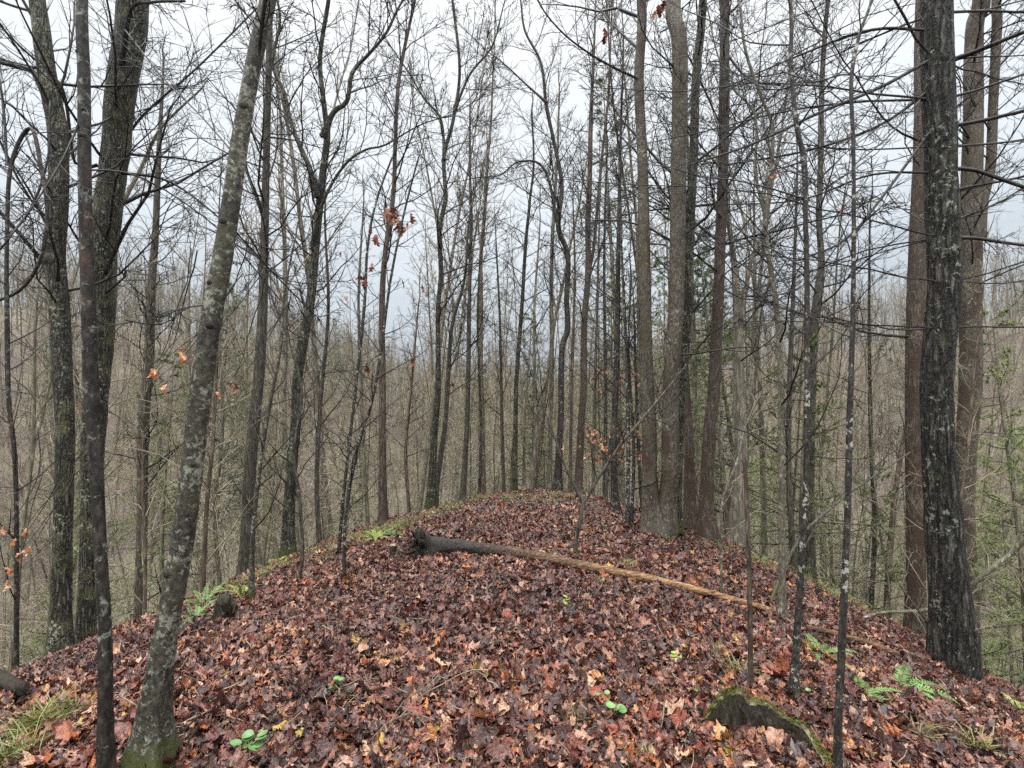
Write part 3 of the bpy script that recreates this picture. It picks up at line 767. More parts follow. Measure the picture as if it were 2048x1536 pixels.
hero('twin_tree', 'large pale brown tree with two close parallel stems rising from one flared foot', 'tree', 'poplar',
     [[(1312, 1072, 48), (1306, 1030, 38), (1300, 960, 34), (1298, 852, 32), (1293, 755, 30), (1288, 625, 28), (1287, 469, 26), (1285, 312, 23), (1279, 156, 22), (1283, 0, 21)],
      [(1328, 1068, 44), (1334, 1000, 38), (1337, 940, 37), (1337, 800, 36), (1342, 700, 35), (1348, 600, 34), (1351, 470, 34), (1353, 300, 33), (1352, 104, 34), (1346, 0, 34)]],
     extra=[5, 6], cr=dict(BIG, n=22, t0=.5, L0=3), seed=20, sides=22, flare=.6, rough=.035,
     limbs=[[(1280, 160, 7, 0), (1200, 120, 6, -.2), (1130, 70, 5, -.4), (1080, 10, 4, -.6), (1050, -60, 3, -.8)]])
hero('broadleaf_tree', 'dark rough trunk tucked right behind the twin-stemmed tree', 'tree', 'mossy',
     [[(1352, 1060, 24), (1357, 950, 20), (1366, 800, 20), (1376, 625, 21), (1380, 469, 20), (1387, 312, 20), (1391, 156, 19), (1405, 20, 18)]],
     Y=7.3, extra=4, cr=dict(BIG, n=24, t0=.3, L0=2.6), seed=21, sides=14, fiss=.08)
hero('broadleaf_tree', 'brown flared-foot trunk in the gap beside the twin-stemmed tree', 'tree', 'brown',
     [[(1381, 1048, 30), (1379, 960, 23), (1377, 880, 21), (1372, 781, 19), (1366, 640, 17), (1368, 400, 14)]],
     Y=8.9, extra=3, cr=dict(MID, n=24), seed=22, sides=14)
hero('broadleaf_tree', 'tall smooth brown trunk leaning a little, next to the pale grey trunk pair', 'tree', 'brown',
     [[(1414, 1068, 36), (1415, 1006, 30), (1422, 852, 27), (1431, 781, 27), (1437, 625, 25), (1442, 469, 23), (1447, 312, 23), (1447, 156, 22), (1450, 0, 20)]],
     Y=8.3, extra=5, cr=dict(BIG, n=40, t0=.3, L0=2.8, ang=1.2, up=0), seed=23, sides=16,
     limbs=[[(1455, 110, 7, 0), (1500, 160, 6, -.4), (1560, 170, 5, -.8)], [(1440, 250, 6, 0), (1400, 160, 5, -.3), (1350, 60, 4, -.6)]])
hero('forked_tree', 'pale grey trunk forking low into two thin stems, right beside the tall smooth brown trunk', 'tree', 'far_pale',
     [[(1470, 1085, 34), (1474, 1020, 28), (1481, 903, 28), (1480, 781, 25), (1478, 625, 20), (1472, 521, 13), (1462, 430, 11), (1455, 300, 9), (1450, 150, 7)],
      [(1480, 640, 13), (1490, 580, 10), (1500, 520, 9), (1523, 460, 7), (1530, 380, 5)]],
     Y=9.0, extra=2, cr=dict(MID, n=24), seed=24, sides=14)
hero('sapling', 'pale lichen-spotted sapling with a zigzag upper stem rooted in front of the fallen log', 'tree', 'pale',
     [[(1563, 1246, 21), (1563, 1180, 16), (1563, 1108, 15), (1561, 903, 13), (1559, 703, 12), (1546, 573, 11), (1531, 469, 10), (1541, 339, 9), (1543, 250, 8), (1525, 208, 7), (1489, 104, 6), (1478, 0, 5)],
      [(1533, 440, 7), (1513, 350, 6), (1510, 230, 5), (1460, 170, 4)]],
     extra=1, cr=dict(SMALL, n=30, L0=1.5), seed=25, sides=12, wander=.003)
hero('sapling', 'dark sapling spotted with white lichen rising out of the mossy hollow stump', 'tree', 'sapling',
     [[(1585, 1408, 26), (1590, 1330, 17), (1599, 1185, 14), (1611, 1006, 13), (1614, 852, 12), (1615, 760, 11), (1614, 677, 11), (1614, 573, 11), (1611, 443, 10), (1608, 323, 12), (1593, 250, 10), (1582, 130, 9), (1580, 0, 8)]],
     extra=2, cr=dict(SMALL, n=18, t0=.35, L0=1.2, rmin=.0016), seed=26, sides=16, step=.03, wander=.002, knots=[(1606, 330, 8), (1610, 1300, 7)],
     limbs=[[(1582, 90, 5, 0), (1500, 85, 4, .2), (1440, 50, 4, .4), (1370, 20, 3, .6)], [(1585, 170, 5, 0), (1540, 180, 4, .1), (1440, 130, 3, .3)]])
hero('sapling', 'dark white-flecked sapling with a broken side branch, rising from the bottom edge', 'tree', 'sapling',
     [[(1674, 1545, 22), (1677, 1440, 17), (1681, 1364, 16), (1687, 1210, 16), (1696, 1006, 14), (1699, 852, 14), (1702, 781, 12), (1707, 625, 10), (1708, 469, 9), (1707, 292, 8), (1704, 160, 8), (1720, 68, 7), (1744, 0, 6)]],
     Y=2.05, extra=1.5, cr=dict(SMALL, n=14, t0=.4, L0=.9, rmin=.0014), seed=27, sides=16, step=.03, wander=.002, knots=[(1700, 800, 6), (1708, 480, 6)],
     limbs=[[(1711, 466, 6, 0), (1735, 437, 5, -.02), (1760, 417, 4, -.04)], [(1707, 150, 6, 0), (1672, 150, 5, .1), (1630, 165, 3, .2), (1560, 140, 3, .3)],
            [(1707, 330, 4, 0), (1770, 280, 3, .1), (1840, 200, 2, .2)]])
hero('broadleaf_tree', 'tall slim grey tree crooked halfway up, between the two white-flecked saplings', 'tree', 'grey',
     [[(1622, 1120, 20), (1620, 950, 19), (1622, 800, 19), (1627, 677, 20), (1633, 600, 19), (1645, 521, 14), (1646, 443, 12), (1650, 312, 12), (1653, 156, 11), (1656, 0, 9)]],
     Y=10, extra=3, cr=dict(MID, n=40, t0=.35), seed=28, sides=12)
hero('dead_stem', 'snapped reddish-brown dead stem without branches, standing by the hollow stump', 'dead stem', 'brown',
     [[(1502, 1388, 13), (1501, 1320, 12), (1499, 1185, 11), (1494, 1006, 10), (1490, 930, 9), (1486, 895, 5)]], extra=0, flare=.1, seed=29, sides=12, wander=.001)
bp_, bpS, bpY, bpB = hero('pine_tree', 'huge dark pine with furrowed wet bark and long bare dead branches on both sides', 'tree', 'pine',
     [[(1906, 1345, 90), (1902, 1250, 82), (1896, 1160, 76), (1888, 1057, 70), (1876, 900, 62), (1874, 800, 62), (1880, 700, 62), (1890, 573, 62), (1886, 430, 62), (1882, 300, 61), (1877, 150, 60), (1873, 0, 58)]],
     extra=8, cr=None, seed=30, sides=48, flare=.12, rough=.03, fiss=.12, step=.05, wander=.002)
hero('broadleaf_tree', 'reddish-brown trunk partly hidden behind the huge dark pine', 'tree', 'brown',
     [[(1830, 1262, 40), (1830, 1100, 36), (1831, 903, 40), (1836, 781, 45), (1840, 600, 46), (1847, 420, 42), (1850, 260, 42), (1853, 0, 40)]],
     Y=8.2, extra=5, cr=dict(BIG, n=20), seed=31, sides=18, flare=.3)
hero('forked_tree', 'banded brown-and-grey trunk with a high second stem, just beyond the huge pine', 'tree', 'poplar',
     [[(1936, 1175, 38), (1934, 1006, 36), (1935, 852, 39), (1942, 781, 43), (1946, 573, 41), (1950, 417, 39), (1955, 260, 38), (1960, 52, 33), (1963, 0, 32)],
      [(1955, 480, 22), (1968, 400, 20), (1982, 330, 19), (1988, 200, 18), (1991, 50, 18), (1993, 0, 17)]],
     Y=8.8, extra=5, cr=dict(BIG, n=22, L0=3), seed=32, sides=18, flare=.3)
hero('sapling', 'V-shaped sapling on the mound just behind the middle of the fallen log', 'tree', 'grey',
     [[(1150, 1118, 12), (1153, 1080, 10), (1160, 1040, 9), (1168, 1005, 9), (1200, 950, 8), (1240, 890, 7), (1290, 830, 6), (1345, 765, 4)],
      [(1167, 1008, 7), (1145, 965, 6), (1125, 920, 5), (1108, 870, 4), (1085, 810, 3), (1060, 740, 3)]],
     extra=.3, cr=dict(SMALL, n=16, t0=.3, L0=.8), seed=33, sides=10, flare=.1)
oak1 = hero('oak_sapling', 'wispy oak sapling holding the biggest bunch of hanging brown leaves', 'tree', 'sapling',
     [[(676, 1112, 9), (690, 980, 8), (712, 781, 7), (728, 615, 7), (735, 495, 6), (752, 400, 5), (790, 300, 4)]],
     extra=.4, cr=dict(SMALL, n=26, L0=.9, ang=1.1, t0=.1), seed=34, sides=8, flare=.1)
oak2 = hero('oak_sapling', 'thin oak sapling curving away from the grassy bank, with a few lone brown leaves', 'tree', 'sapling',
     [[(688, 1160, 9), (692, 1040, 8), (715, 900, 8), (745, 800, 7), (762, 700, 7), (780, 562, 6), (806, 432, 5), (832, 333, 4)]],
     extra=.4, cr=dict(SMALL, n=26, L0=.9, ang=1.0, t0=.15), seed=35, sides=8, flare=.1)
hero('sapling', 'short sapling with a mossy green foot beside the bright fern and broken stump', 'tree', 'mottled',
     [[(502, 1205, 14), (504, 1150, 11), (508, 1050, 10), (520, 930, 9), (538, 820, 8), (560, 700, 7), (566, 600, 5), (585, 500, 4)]],
     extra=.4, cr=dict(SMALL, n=26, L0=.9, t0=.15), seed=36, sides=10)
hero('sapling', 'crooked thin sapling on the bank beyond the mossy-footed sapling', 'tree', 'grey',
     [[(592, 1170, 9), (604, 1110, 8), (600, 1000, 8), (590, 900, 7), (604, 790, 6), (580, 690, 5), (545, 600, 4)]],
     extra=.3, cr=dict(SMALL, n=26, L0=.8, t0=.15), seed=37, sides=8, flare=.1)
beech = hero('beech_sapling', 'small beech holding pale orange leaves beside the twin-stemmed tree', 'tree', 'grey',
     [[(1212, 1035, 8), (1214, 950, 7), (1222, 860, 6), (1230, 780, 5), (1238, 700, 3)]],
     Y=9.4, extra=.3, cr=dict(SMALL, n=22, L0=1.1, ang=1.2, t0=.15, rmin=.003), seed=38, sides=8, flare=.1)
ob = [((1186, 1000, 8), (1190, 800, 7), (1196, 560, 5), (1200, 380, 3)), ((1210, 1010, 9), (1212, 780, 8), (1209, 520, 6), (1213, 330, 4)), ((1140, 985, 8), (1143, 800, 7), (1150, 560, 5), (1146, 400, 3)),
      ((1060, 985, 9), (1072, 850, 8), (1068, 640, 6), (1080, 450, 3)), ((1008, 990, 9), (1004, 850, 8), (1000, 650, 6), (992, 480, 3)), ((958, 995, 7), (962, 850, 6), (956, 620, 5), (968, 430, 3)),
      ((820, 1035, 9), (812, 900, 8), (824, 760, 6), (836, 620, 4)), ((738, 1075, 10), (728, 930, 9), (722, 780, 8), (716, 600, 6), (726, 430, 4)), ((640, 1110, 12), (632, 960, 11), (640, 800, 9), (655, 620, 7), (650, 450, 5)),
      ((1285, 1050, 9), (1278, 900, 8), (1270, 700, 6)), ((1452, 1085, 12), (1460, 950, 10), (1500, 800, 8), (1520, 640, 5)), ((1530, 1110, 14), (1528, 960, 12), (1526, 800, 10), (1518, 620, 8), (1508, 420, 5)),
      ((1590, 1150, 14), (1578, 980, 12), (1580, 780, 11), (1588, 560, 8), (1594, 360, 5)), ((1740, 1215, 11), (1748, 1060, 10), (1742, 860, 9), (1736, 640, 6), (1740, 430, 4)),
      ((1770, 1240, 14), (1788, 1060, 12), (1806, 900, 10), (1840, 760, 7), (1850, 640, 4)), ((440, 1180, 10), (430, 1020, 9), (446, 860, 7), (440, 700, 5))]
YL = ['straight thin stem between the parallel-forked and the thin dark trunk', 'curving thin stem just past the parallel-forked trunk', 'thin stem between the snaking and parallel-forked trunks', 'bent stem between the thin rim tree and snaking trunk',
      'thin stem just before the thin rim tree', 'wavy thin stem just past the straight thin grey tree', 'curving stem between slender brown and slim waving trees', 'thin stem between the oak sapling and slender brown tree',
      'crooked stem between the wavy forked trunk and oak sapling', 'short stem right in front of the twin-stemmed tree', 'slanting stem just past the smooth brown trunk', 'dark stem just before the zigzag pale sapling',
      'tall stem between the zigzag and white-flecked saplings', 'thin stem just past the broken-twigged sapling', 'slanting stem leaning toward the huge dark pine', 'thin stem just past the leaning lichen-blotched tree']
for i, st in enumerate(ob):
    y0 = 11.5 + (i * 37 % 5) * .9 if i < 7 else 9.3 + (i * 29 % 4) * .8
    hero('young_tree', YL[i] + ' at the mound rim', 'tree', ['grey', 'mossy', 'far_brown', 'far'][i % 4], [list(st)], Y=y0, extra=1.2,
         cr=dict(MID, n=26, t0=.25, L0=1.3, L1=.4, subs=6, twigs=3, rmin=.0035), seed=60 + i, sides=8, flare=.15, group='young trees past the rim of the mound')

# dead branches of the huge pine: whorls of long, nearly level, bare boughs
r = np.random.default_rng(77)
S = bpS[0]; gtrace = []
def pine_bough(S0, D0, Ln, r0, seed):
    rr = np.random.default_rng(seed); g = Geo()
    P, D = walk(S0[None], D0[None], np.array([Ln]), 14, .07, .012, rr)
    R = taper(np.array([r0]), .003, 14, .8)
    g.tubes(P, R, 6, 0)
    crown(g, P, D, R, rr, n=int(9 + Ln * 4), t0=.18, t1=1, L0=Ln * .32, L1=Ln * .12, ang=.8, up=.0, wig=.12, subs=5, twigs=2, rmin=.0022, flat=.6)
    return g
nb = 0
for zi in np.arange(2.1, 9.5, .42):
    j = int(np.argmin(np.abs(S[:, 2] - zi)))
    for q in range(3):
        a = math.radians(r.choice([200, 175, 160, 140, 190, 215, 10, -15, 40, 100]) + r.normal(0, 12))
        el_ = r.uniform(-.05, .22)
        Ln = r.uniform(1.8, 3.6) * (1 if zi < 7 else .8)
        D0 = np.array([math.cos(a) * math.cos(el_), math.sin(a) * math.cos(el_), math.sin(el_)])
        if D0[1] < -.35: D0[1] *= .4
        S0 = S[j, :3] + norm(D0 * [1, 1, 0]) * S[j, 3] * .7
        pine_bough(S0, D0, Ln, r.uniform(.007, .013), 300 + nb).obj('branch', M['twig'], bp_, origin=bpB); nb += 1
for tr_ in ([(1905, 120, 14, 0), (1960, 100, 12, -.15), (2048, 64, 10, -.4), (2180, 20, 7, -.8)], [(1905, 252, 12, 0), (1970, 240, 10, -.1), (2048, 222, 9, -.3), (2170, 200, 6, -.6)],
            [(1905, 338, 12, 0), (1950, 340, 11, -.1), (2048, 374, 9, -.3), (2150, 400, 6, -.5)], [(1910, 476, 12, 0), (1950, 476, 10, -.1), (2048, 490, 8, -.3), (2170, 495, 6, -.5)],
            [(1860, 120, 10, 0), (1760, 175, 9, -.2), (1640, 225, 8, -.4), (1500, 290, 6, -.6), (1380, 330, 4, -.8)], [(1860, 180, 9, 0), (1760, 250, 8, .1), (1620, 300, 7, .2), (1450, 330, 5, .3)],
            [(1862, 260, 8, 0), (1760, 400, 7, -.2), (1690, 480, 6, -.3), (1600, 520, 4, -.4)], [(1862, 60, 9, 0), (1740, 60, 8, .2), (1600, 110, 6, .5), (1440, 180, 4, .8)],
            [(1864, 345, 7, 0), (1740, 350, 6, .2), (1600, 400, 5, .5), (1430, 410, 4, .8)]):
    W = np.array([[*at(px, py, bpY + dy), wd * .72 / 2 / F * bpY] for px, py, wd, dy in tr_]); Sx = spline(W, .08); Sx[:, 3] = np.maximum(Sx[:, 3], .003)
    g = Geo(); P, D, R = resample(Sx, 20); g.tubes(P, R, 7, 0)
    ll = float(np.linalg.norm(W[-1, :3] - W[0, :3])); crown(g, P, D, R, r, n=int(6 + ll * 5), t0=.15, t1=1, L0=ll * .3, L1=.3, ang=.75, up=.0, wig=.13, subs=5, twigs=2, rmin=.0022, flat=.5)
    g.obj('branch', M['twig'], bp_, origin=bpB)

# hanging dry leaves
def leaf_bunch(parent, origin, centers, size, kind, mat, seed, spread=.05, name='hanging_leaf'):
    rr = np.random.default_rng(seed)
    for (c, n, s) in centers:
        for i in range(n):
            g = Geo()
            a, b_, cz = rr.uniform(0, 6.28), rr.normal(0, .5), rr.uniform(0, 6.28)
            off = c + rr.normal(0, spread * s, 3) * (1 if n > 1 else 0)
            Rz = np.array([[math.cos(a), -math.sin(a), 0], [math.sin(a), math.cos(a), 0], [0, 0, 1]])
            th = -math.pi / 2 + b_
            Rx = np.array([[1, 0, 0], [0, math.cos(th), -math.sin(th)], [0, math.sin(th), math.cos(th)]])
            leaf_geo(g, kind, rr, size * s * rr.uniform(.8, 1.2), 0, 1.3, lambda V: V @ (Rz @ Rx).T + off)
            g.obj(name, M[mat], parent, smooth=False, origin=origin)
def C_(px, py, Y): return at(px, py, Y)
Yo = oak1[2]
leaf_bunch(oak1[0], oak1[3], [(C_(790, 430, Yo), 5, 1.3), (C_(815, 445, Yo), 4, 1.1), (C_(780, 422, Yo), 2, 1.2), (C_(752, 478, Yo), 2, .9), (C_(741, 460, Yo), 1, .8), (C_(738, 560, Yo), 3, 1.0), (C_(681, 508, Yo), 1, .6)], Yo * .023, 'oak', 'oakleaf', 1, .08)
Yo = oak2[2]
leaf_bunch(oak2[0], oak2[3], [(C_(838, 580, Yo), 2, .9), (C_(735, 737, Yo), 1, .9), (C_(823, 725, Yo), 1, .9), (C_(905, 770, Yo), 1, .8), (C_(692, 595, Yo), 1, .6)], Yo * .022, 'oak', 'oakleaf', 2, .09)
rb = np.random.default_rng(8); Yb = beech[2]; cs = []
for i in range(98):
    px, py = (rb.normal(1240, 24), rb.normal(760, 14)) if i < 22 else (rb.normal(1222, 36), rb.normal(868, 9) + (i % 3) * 22)
    cs.append((C_(px, py, Yb + rb.normal(0, .2)), 1, rb.uniform(.7, 1.1)))
leaf_bunch(beech[0], beech[3], cs, Yb * .0125, 'oval', 'beechleaf', 3)
for (Yl, lst, lab) in ((2.6, [(1208, 78), (1216, 66)], 'brown oak leaf cluster hanging high beside the twin-stemmed tree'), (2.6, [(1318, 22), (1326, 12), (1310, 30)], 'brown leaf cluster at the top edge between the twin stems'),
                       (3.4, [(1556, 346), (1550, 352)], 'lone brown leaf hanging by the zigzag pale sapling'), (3.6, [(1683, 416)], 'small brown leaf hanging beside the broken side branch'),
                       (2.6, [(365, 706), (371, 724)], 'orange leaf pair hanging against the leaning tree\'s far side'), (2.6, [(307, 742), (312, 752), (300, 748)], 'orange leaves hanging between thick mossy trunk and leaning tree'),
                       (2.8, [(325, 778)], 'single small orange leaf under the hanging pair'), (2.8, [(462, 770), (470, 776), (436, 790)], 'orange leaves hanging just past the leaning trunk'),
                       (3.2, [(30, 1085), (36, 1110), (20, 1140), (8, 1060), (44, 1065), (60, 1100), (14, 1170)], 'spray of pale orange leaves at the photo\'s left edge above the log end')):
    e = empty('hanging_spray', C_(*lst[0], Yl)); tag(e, lab, 'leaves')
    leaf_bunch(e, np.array(e.location), [(C_(px, py, Yl), 1, 1.0) for px, py in lst], Yl * .022, 'oak', 'oakleaf' if lst[0][0] > 400 or lst[0][1] < 700 else 'beechleaf', int(lst[0][0]))
    g = Geo(); c = C_(*lst[0], Yl); rr = np.random.default_rng(int(lst[0][1]))
    P, D = walk(np.stack([C_(px, py, Yl) for px, py in lst]), np.tile([[.5 if lst[0][0] < 1400 else -.5, .2, .8]], (len(lst), 1)), np.full(len(lst), .7), 9, .1, .05, rr)
    g.tubes(P, taper(np.full(len(lst), .0014), .004, 9), 4); g.obj('twig', M['twig'], e, origin=np.array(e.location))

# ------------------------------------------------------------------ woods: kinds of trees that are repeated
def bare_kind(seed, H, r0, mat, twm, n=30, L0=2.6, rmin=.006, sub=6, tw=3, t0=.4, fork=False, up=.08, wig=.13, lean=.3):
    r = np.random.default_rng(seed); k = 12
    P, D = walk(np.zeros((1, 3)) - [[0, 0, .4]], np.array([[r.normal(0, .04), r.normal(0, .04), 1]]), np.array([H]), k, .035, .03, r)
    R = taper(np.array([r0]), r0 * .12, k, .9)
    gt, gc = Geo(), Geo()
    S = spline(np.hstack([P[0], R[0][:, None]]), .4)
    trunk_geo(gt, S[:, :3], S[:, 3], r, 9, .35, .05)
    if fork:
        P2, D2 = walk(P[:, 5], norm(D[:, 5] + r.normal(0, .25, (1, 3))), np.array([H * .5]), k, .04, .05, r)
        R2 = taper(R[:, 5] * .75, .015, k); gt.tubes(P2, R2, 7)
        crown(gc, P2, D2, R2, r, n=n // 2, t0=.15, L0=L0 * .8, L1=.5, up=up, wig=wig, subs=sub, twigs=tw, rmin=rmin, ang=.8)
    crown(gc, P, D, R, r, n=n, t0=t0, L0=L0, L1=.6, up=up, wig=wig, subs=sub, twigs=tw, rmin=rmin, ang=.85)
    both = Geo()
    for G_, mi in ((gt, 0), (gc, 1)):
        o = both.n
        both.v += G_.v; both.q += [q + o for q in G_.q]; both.t += [q + o for q in G_.t]
        both.mq += [np.full(len(q), mi) for q in G_.q]; both.mt += [np.full(len(q), mi) for q in G_.t]; both.n += G_.n
    return gt.mesh('trunk', M[mat]), gc.mesh('crown', M[twm]), both.mesh('tree', [M[mat], M[twm]])

def pine_kind(seed, H, r0, nd='needle', dens=1.0, t0=.12, L0=2.4, ns=.075, nw=.005):
    r = np.random.default_rng(seed); k = 10
    P, D = walk(np.zeros((1, 3)) - [[0, 0, .3]], np.array([[0, 0, 1.0]]), np.array([H]), k, .015, .03, r)
    R = taper(np.array([r0]), .008, k); gt, gb, gn = Geo(), Geo(), Geo()
    gt.tubes(P, R, 9)
    TP, TD = crown(gb, P, D, R, r, n=int(H * 7 * dens), t0=t0, t1=.99, L0=L0, L1=.25, ang=1.35, up=.02, wig=.08, subs=8, twigs=0, rmin=.004, flat=0, subfrac=.38)
    # needle tufts along the side branches
    t = r.uniform(.25, 1, (len(TP), 9)) * (TP.shape[1] - 1.001); i = t.astype(int); f = (t - i)[..., None]; a = np.arange(len(TP))[:, None]
    c = (TP[a, i] * (1 - f) + TP[a, i + 1] * f).reshape(-1, 3); d = TD[a, i + 1].reshape(-1, 3); n = len(c); m = 10
    cc = np.repeat(c, m, 0); dd = norm(np.repeat(d, m, 0) + r.normal(0, .65, (n * m, 3))); side = norm(np.cross(dd, r.normal(size=(n * m, 3)))) * nw
    ln = (ns * r.uniform(.6, 1.2, n * m))[:, None]
    gn.tris(np.stack([cc - side * .5, cc + side * .5, cc + dd * ln], 1))
    both = Geo()
    for G_, mi in ((gt, 0), (gb, 1), (gn, 2)):
        o = both.n; both.v += G_.v; both.q += [q + o for q in G_.q]; both.t += [q + o for q in G_.t]
        both.mq += [np.full(len(q), mi) for q in G_.q]; both.mt += [np.full(len(q), mi) for q in G_.t]; both.n += G_.n
    gx = Geo()
    for G_, mi in ((gb, 0), (gn, 1)):
        o = gx.n; gx.v += G_.v; gx.q += [q + o for q in G_.q]; gx.t += [q + o for q in G_.t]
        gx.mq += [np.full(len(q), mi) for q in G_.q]; gx.mt += [np.full(len(q), mi) for q in G_.t]; gx.n += G_.n
    return gt.mesh('trunk', M['far']), gx.mesh('crown', [M['twig'], M[nd]]), both.mesh('pine', [M['far'], M['twig'], M[nd]])

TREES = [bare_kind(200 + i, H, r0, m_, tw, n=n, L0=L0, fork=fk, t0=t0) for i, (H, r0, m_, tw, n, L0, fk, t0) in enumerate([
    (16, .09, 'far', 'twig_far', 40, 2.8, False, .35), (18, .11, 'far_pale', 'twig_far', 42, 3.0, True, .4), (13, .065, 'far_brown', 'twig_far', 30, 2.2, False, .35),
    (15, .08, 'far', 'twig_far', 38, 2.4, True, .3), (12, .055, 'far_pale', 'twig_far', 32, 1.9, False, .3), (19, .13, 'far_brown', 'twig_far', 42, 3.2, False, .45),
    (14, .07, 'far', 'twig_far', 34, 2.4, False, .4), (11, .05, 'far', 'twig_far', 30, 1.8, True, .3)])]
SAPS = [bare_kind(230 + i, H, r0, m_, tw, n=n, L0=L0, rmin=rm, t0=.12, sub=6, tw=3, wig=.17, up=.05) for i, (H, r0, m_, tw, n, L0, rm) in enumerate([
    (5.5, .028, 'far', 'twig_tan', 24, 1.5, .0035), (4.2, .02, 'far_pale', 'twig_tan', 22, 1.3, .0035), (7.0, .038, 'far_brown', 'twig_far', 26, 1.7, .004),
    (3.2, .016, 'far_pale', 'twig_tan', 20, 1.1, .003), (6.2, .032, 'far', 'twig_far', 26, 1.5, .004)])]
PINES = [pine_kind(260, 7.5, .07, 'needle', 1.0, .1, 2.2), pine_kind(261, 5.0, .045, 'needle', 1.1, .08, 1.8), pine_kind(262, 10, .10, 'needle', .9, .15, 2.4, .12),
         pine_kind(263, 15, .14, 'needle_dark', .5, .35, 2.6, .10, .006), pine_kind(264, 3.2, .03, 'needle', 1.2, .08, 1.3)]

def on_mound(x, y):
    d = x - .05 * y
    lim = np.where(d < 0, 6.2, 5.2)
    rim = np.interp(y, [0, 4, 7, 9, 12, 14], [7.5, 7.2, 6.0, 4.6, 2.6, 0.0])
    return (np.abs(d) < rim) & (y < 14)
def place(n, rmin, rmax, um, seed, mind, pw=1.0, taken=()):
    r = np.random.default_rng(seed); out_ = []; cell = {}
    for p in taken: cell.setdefault((int(p[0] // mind), int(p[1] // mind)), []).append(p)
    tries = 0
    while len(out_) < n and tries < n * 30:
        tries += 1
        rr_ = (rmin ** pw + (rmax ** pw - rmin ** pw) * r.random()) ** (1 / pw); th = r.uniform(-um, um)
        x, y = rr_ * math.sin(th), rr_ * math.cos(th)
        if on_mound(np.array(x), np.array(y)): continue
        cx, cy = int(x // mind), int(y // mind)
        if any((x - a) ** 2 + (y - b) ** 2 < mind * mind for i in (-1, 0, 1) for j in (-1, 0, 1) for a, b in cell.get((cx + i, cy + j), ())): continue
        cell.setdefault((cx, cy), []).append((x, y)); out_.append((x, y))
    return np.array(out_)

def region(x, y):
    u = x / max(y, .1)
    return 0 if u < -.3 else (1 if u < .25 else 2)

MARKS = [(-60, 'photo edge'), (20, 'twisting vine'), (125, 'kinked mossy trunk'), (182, 'rust-patched sapling'), (295, 'spiky narrow tree'), (405, 'leaning tree'), (516, 'straight grey tree'),
         (592, 'wavy forked trunk'), (680, 'wispy oak sapling'), (766, 'slender brown tree'), (872, 'slim waving tree'), (936, 'straight thin grey tree'), (1033, 'thin rim tree'), (1120, 'snaking trunk'),
         (1166, 'dark parallel-forked trunk'), (1232, 'thin dark tree'), (1310, 'twin-stemmed tree'), (1377, 'flared brown trunk'), (1430, 'smooth brown trunk'), (1480, 'pale grey forked trunk'),
         (1560, 'zigzag pale sapling'), (1617, 'white-flecked sapling'), (1701, 'broken-twigged sapling'), (1835, 'half-hidden reddish trunk'), (1878, 'huge dark pine'), (1940, 'banded trunk'), (2110, 'photo edge')]
def gap(x, y):
    px = 1024 + F * x / y
    i = max(1, min(len(MARKS) - 1, sum(px > m for m, _ in MARKS)))
    return i, 'between %s and %s' % (MARKS[i - 1][1], MARKS[i][1])
ORD = 'first second third fourth fifth sixth seventh eighth ninth tenth eleventh twelfth thirteenth fourteenth fifteenth'.split()
def repeat(kinds, xy, names, adj, group, seed, s0=.8, s1=1.2, weights=None):
    r = np.random.default_rng(seed)
    Z = terrain(xy[:, 0], xy[:, 1]); seen = {}
    for i in np.argsort(xy[:, 1]):
        x, y = xy[i]
        k = int(r.choice(len(kinds), p=weights)); s = r.uniform(s0, s1)
        gi, gn = gap(x, y); key = (gi, adj[k]); q = seen.get(key, 0); seen[key] = q + 1
        tl = .04 if r.random() > .09 else .22
        e = empty(names, (x, y, float(Z[i]) - .05)); e.rotation_euler = (r.normal(0, tl), r.normal(0, tl), r.uniform(0, 6.28)); e.scale = (s, s, s)
        tag(e, '%s %s' % (adj[k], gn) + (', %s in depth' % ORD[min(q, 14)] if q or True else ''), 'tree', group)
        t_ = bpy.data.objects.new('trunk', kinds[k][0]); link(t_, e); c_ = bpy.data.objects.new('crown', kinds[k][1]); link(c_, e)

near_t = place(235, 13, 62, .81, 5, 1.5, 1.5, HERO)
near_s = place(295, 8.6, 32, .81, 6, .7, 1.5, HERO)
near_p = place(190, 11, 50, .81, 7, 1.5, 1.5)
keep = np.array([(region(x, y) == 2 and x / y > .32) or (region(x, y) == 0 and r_ < .5) or r_ < .22 for (x, y), r_ in zip(near_p, np.random.default_rng(3).random(len(near_p)))])
near_p = near_p[keep]
repeat(TREES, near_t, 'bare_tree', ['tall grey tree', 'tall pale forked tree', 'brown bare tree', 'grey forked tree', 'slim pale tree', 'stout brown tree', 'plain grey tree', 'small forked tree'], 'bare trees in the woods around the mound', 15, .8, 1.15)
repeat(SAPS, near_s, 'bare_sapling', ['thin grey sapling', 'thin pale sapling', 'lanky brown sapling', 'low pale sapling', 'wiry grey sapling'], 'thin saplings in the woods around the mound', 16, .7, 1.25)
repeat(PINES, near_p, 'young_pine', ['young green pine', 'small green pine', 'taller green pine', 'tall dark pine', 'low bushy pine'], 'young pines in the woods around the mound', 17, .8, 1.2, [.25, .25, .2, .05, .25])
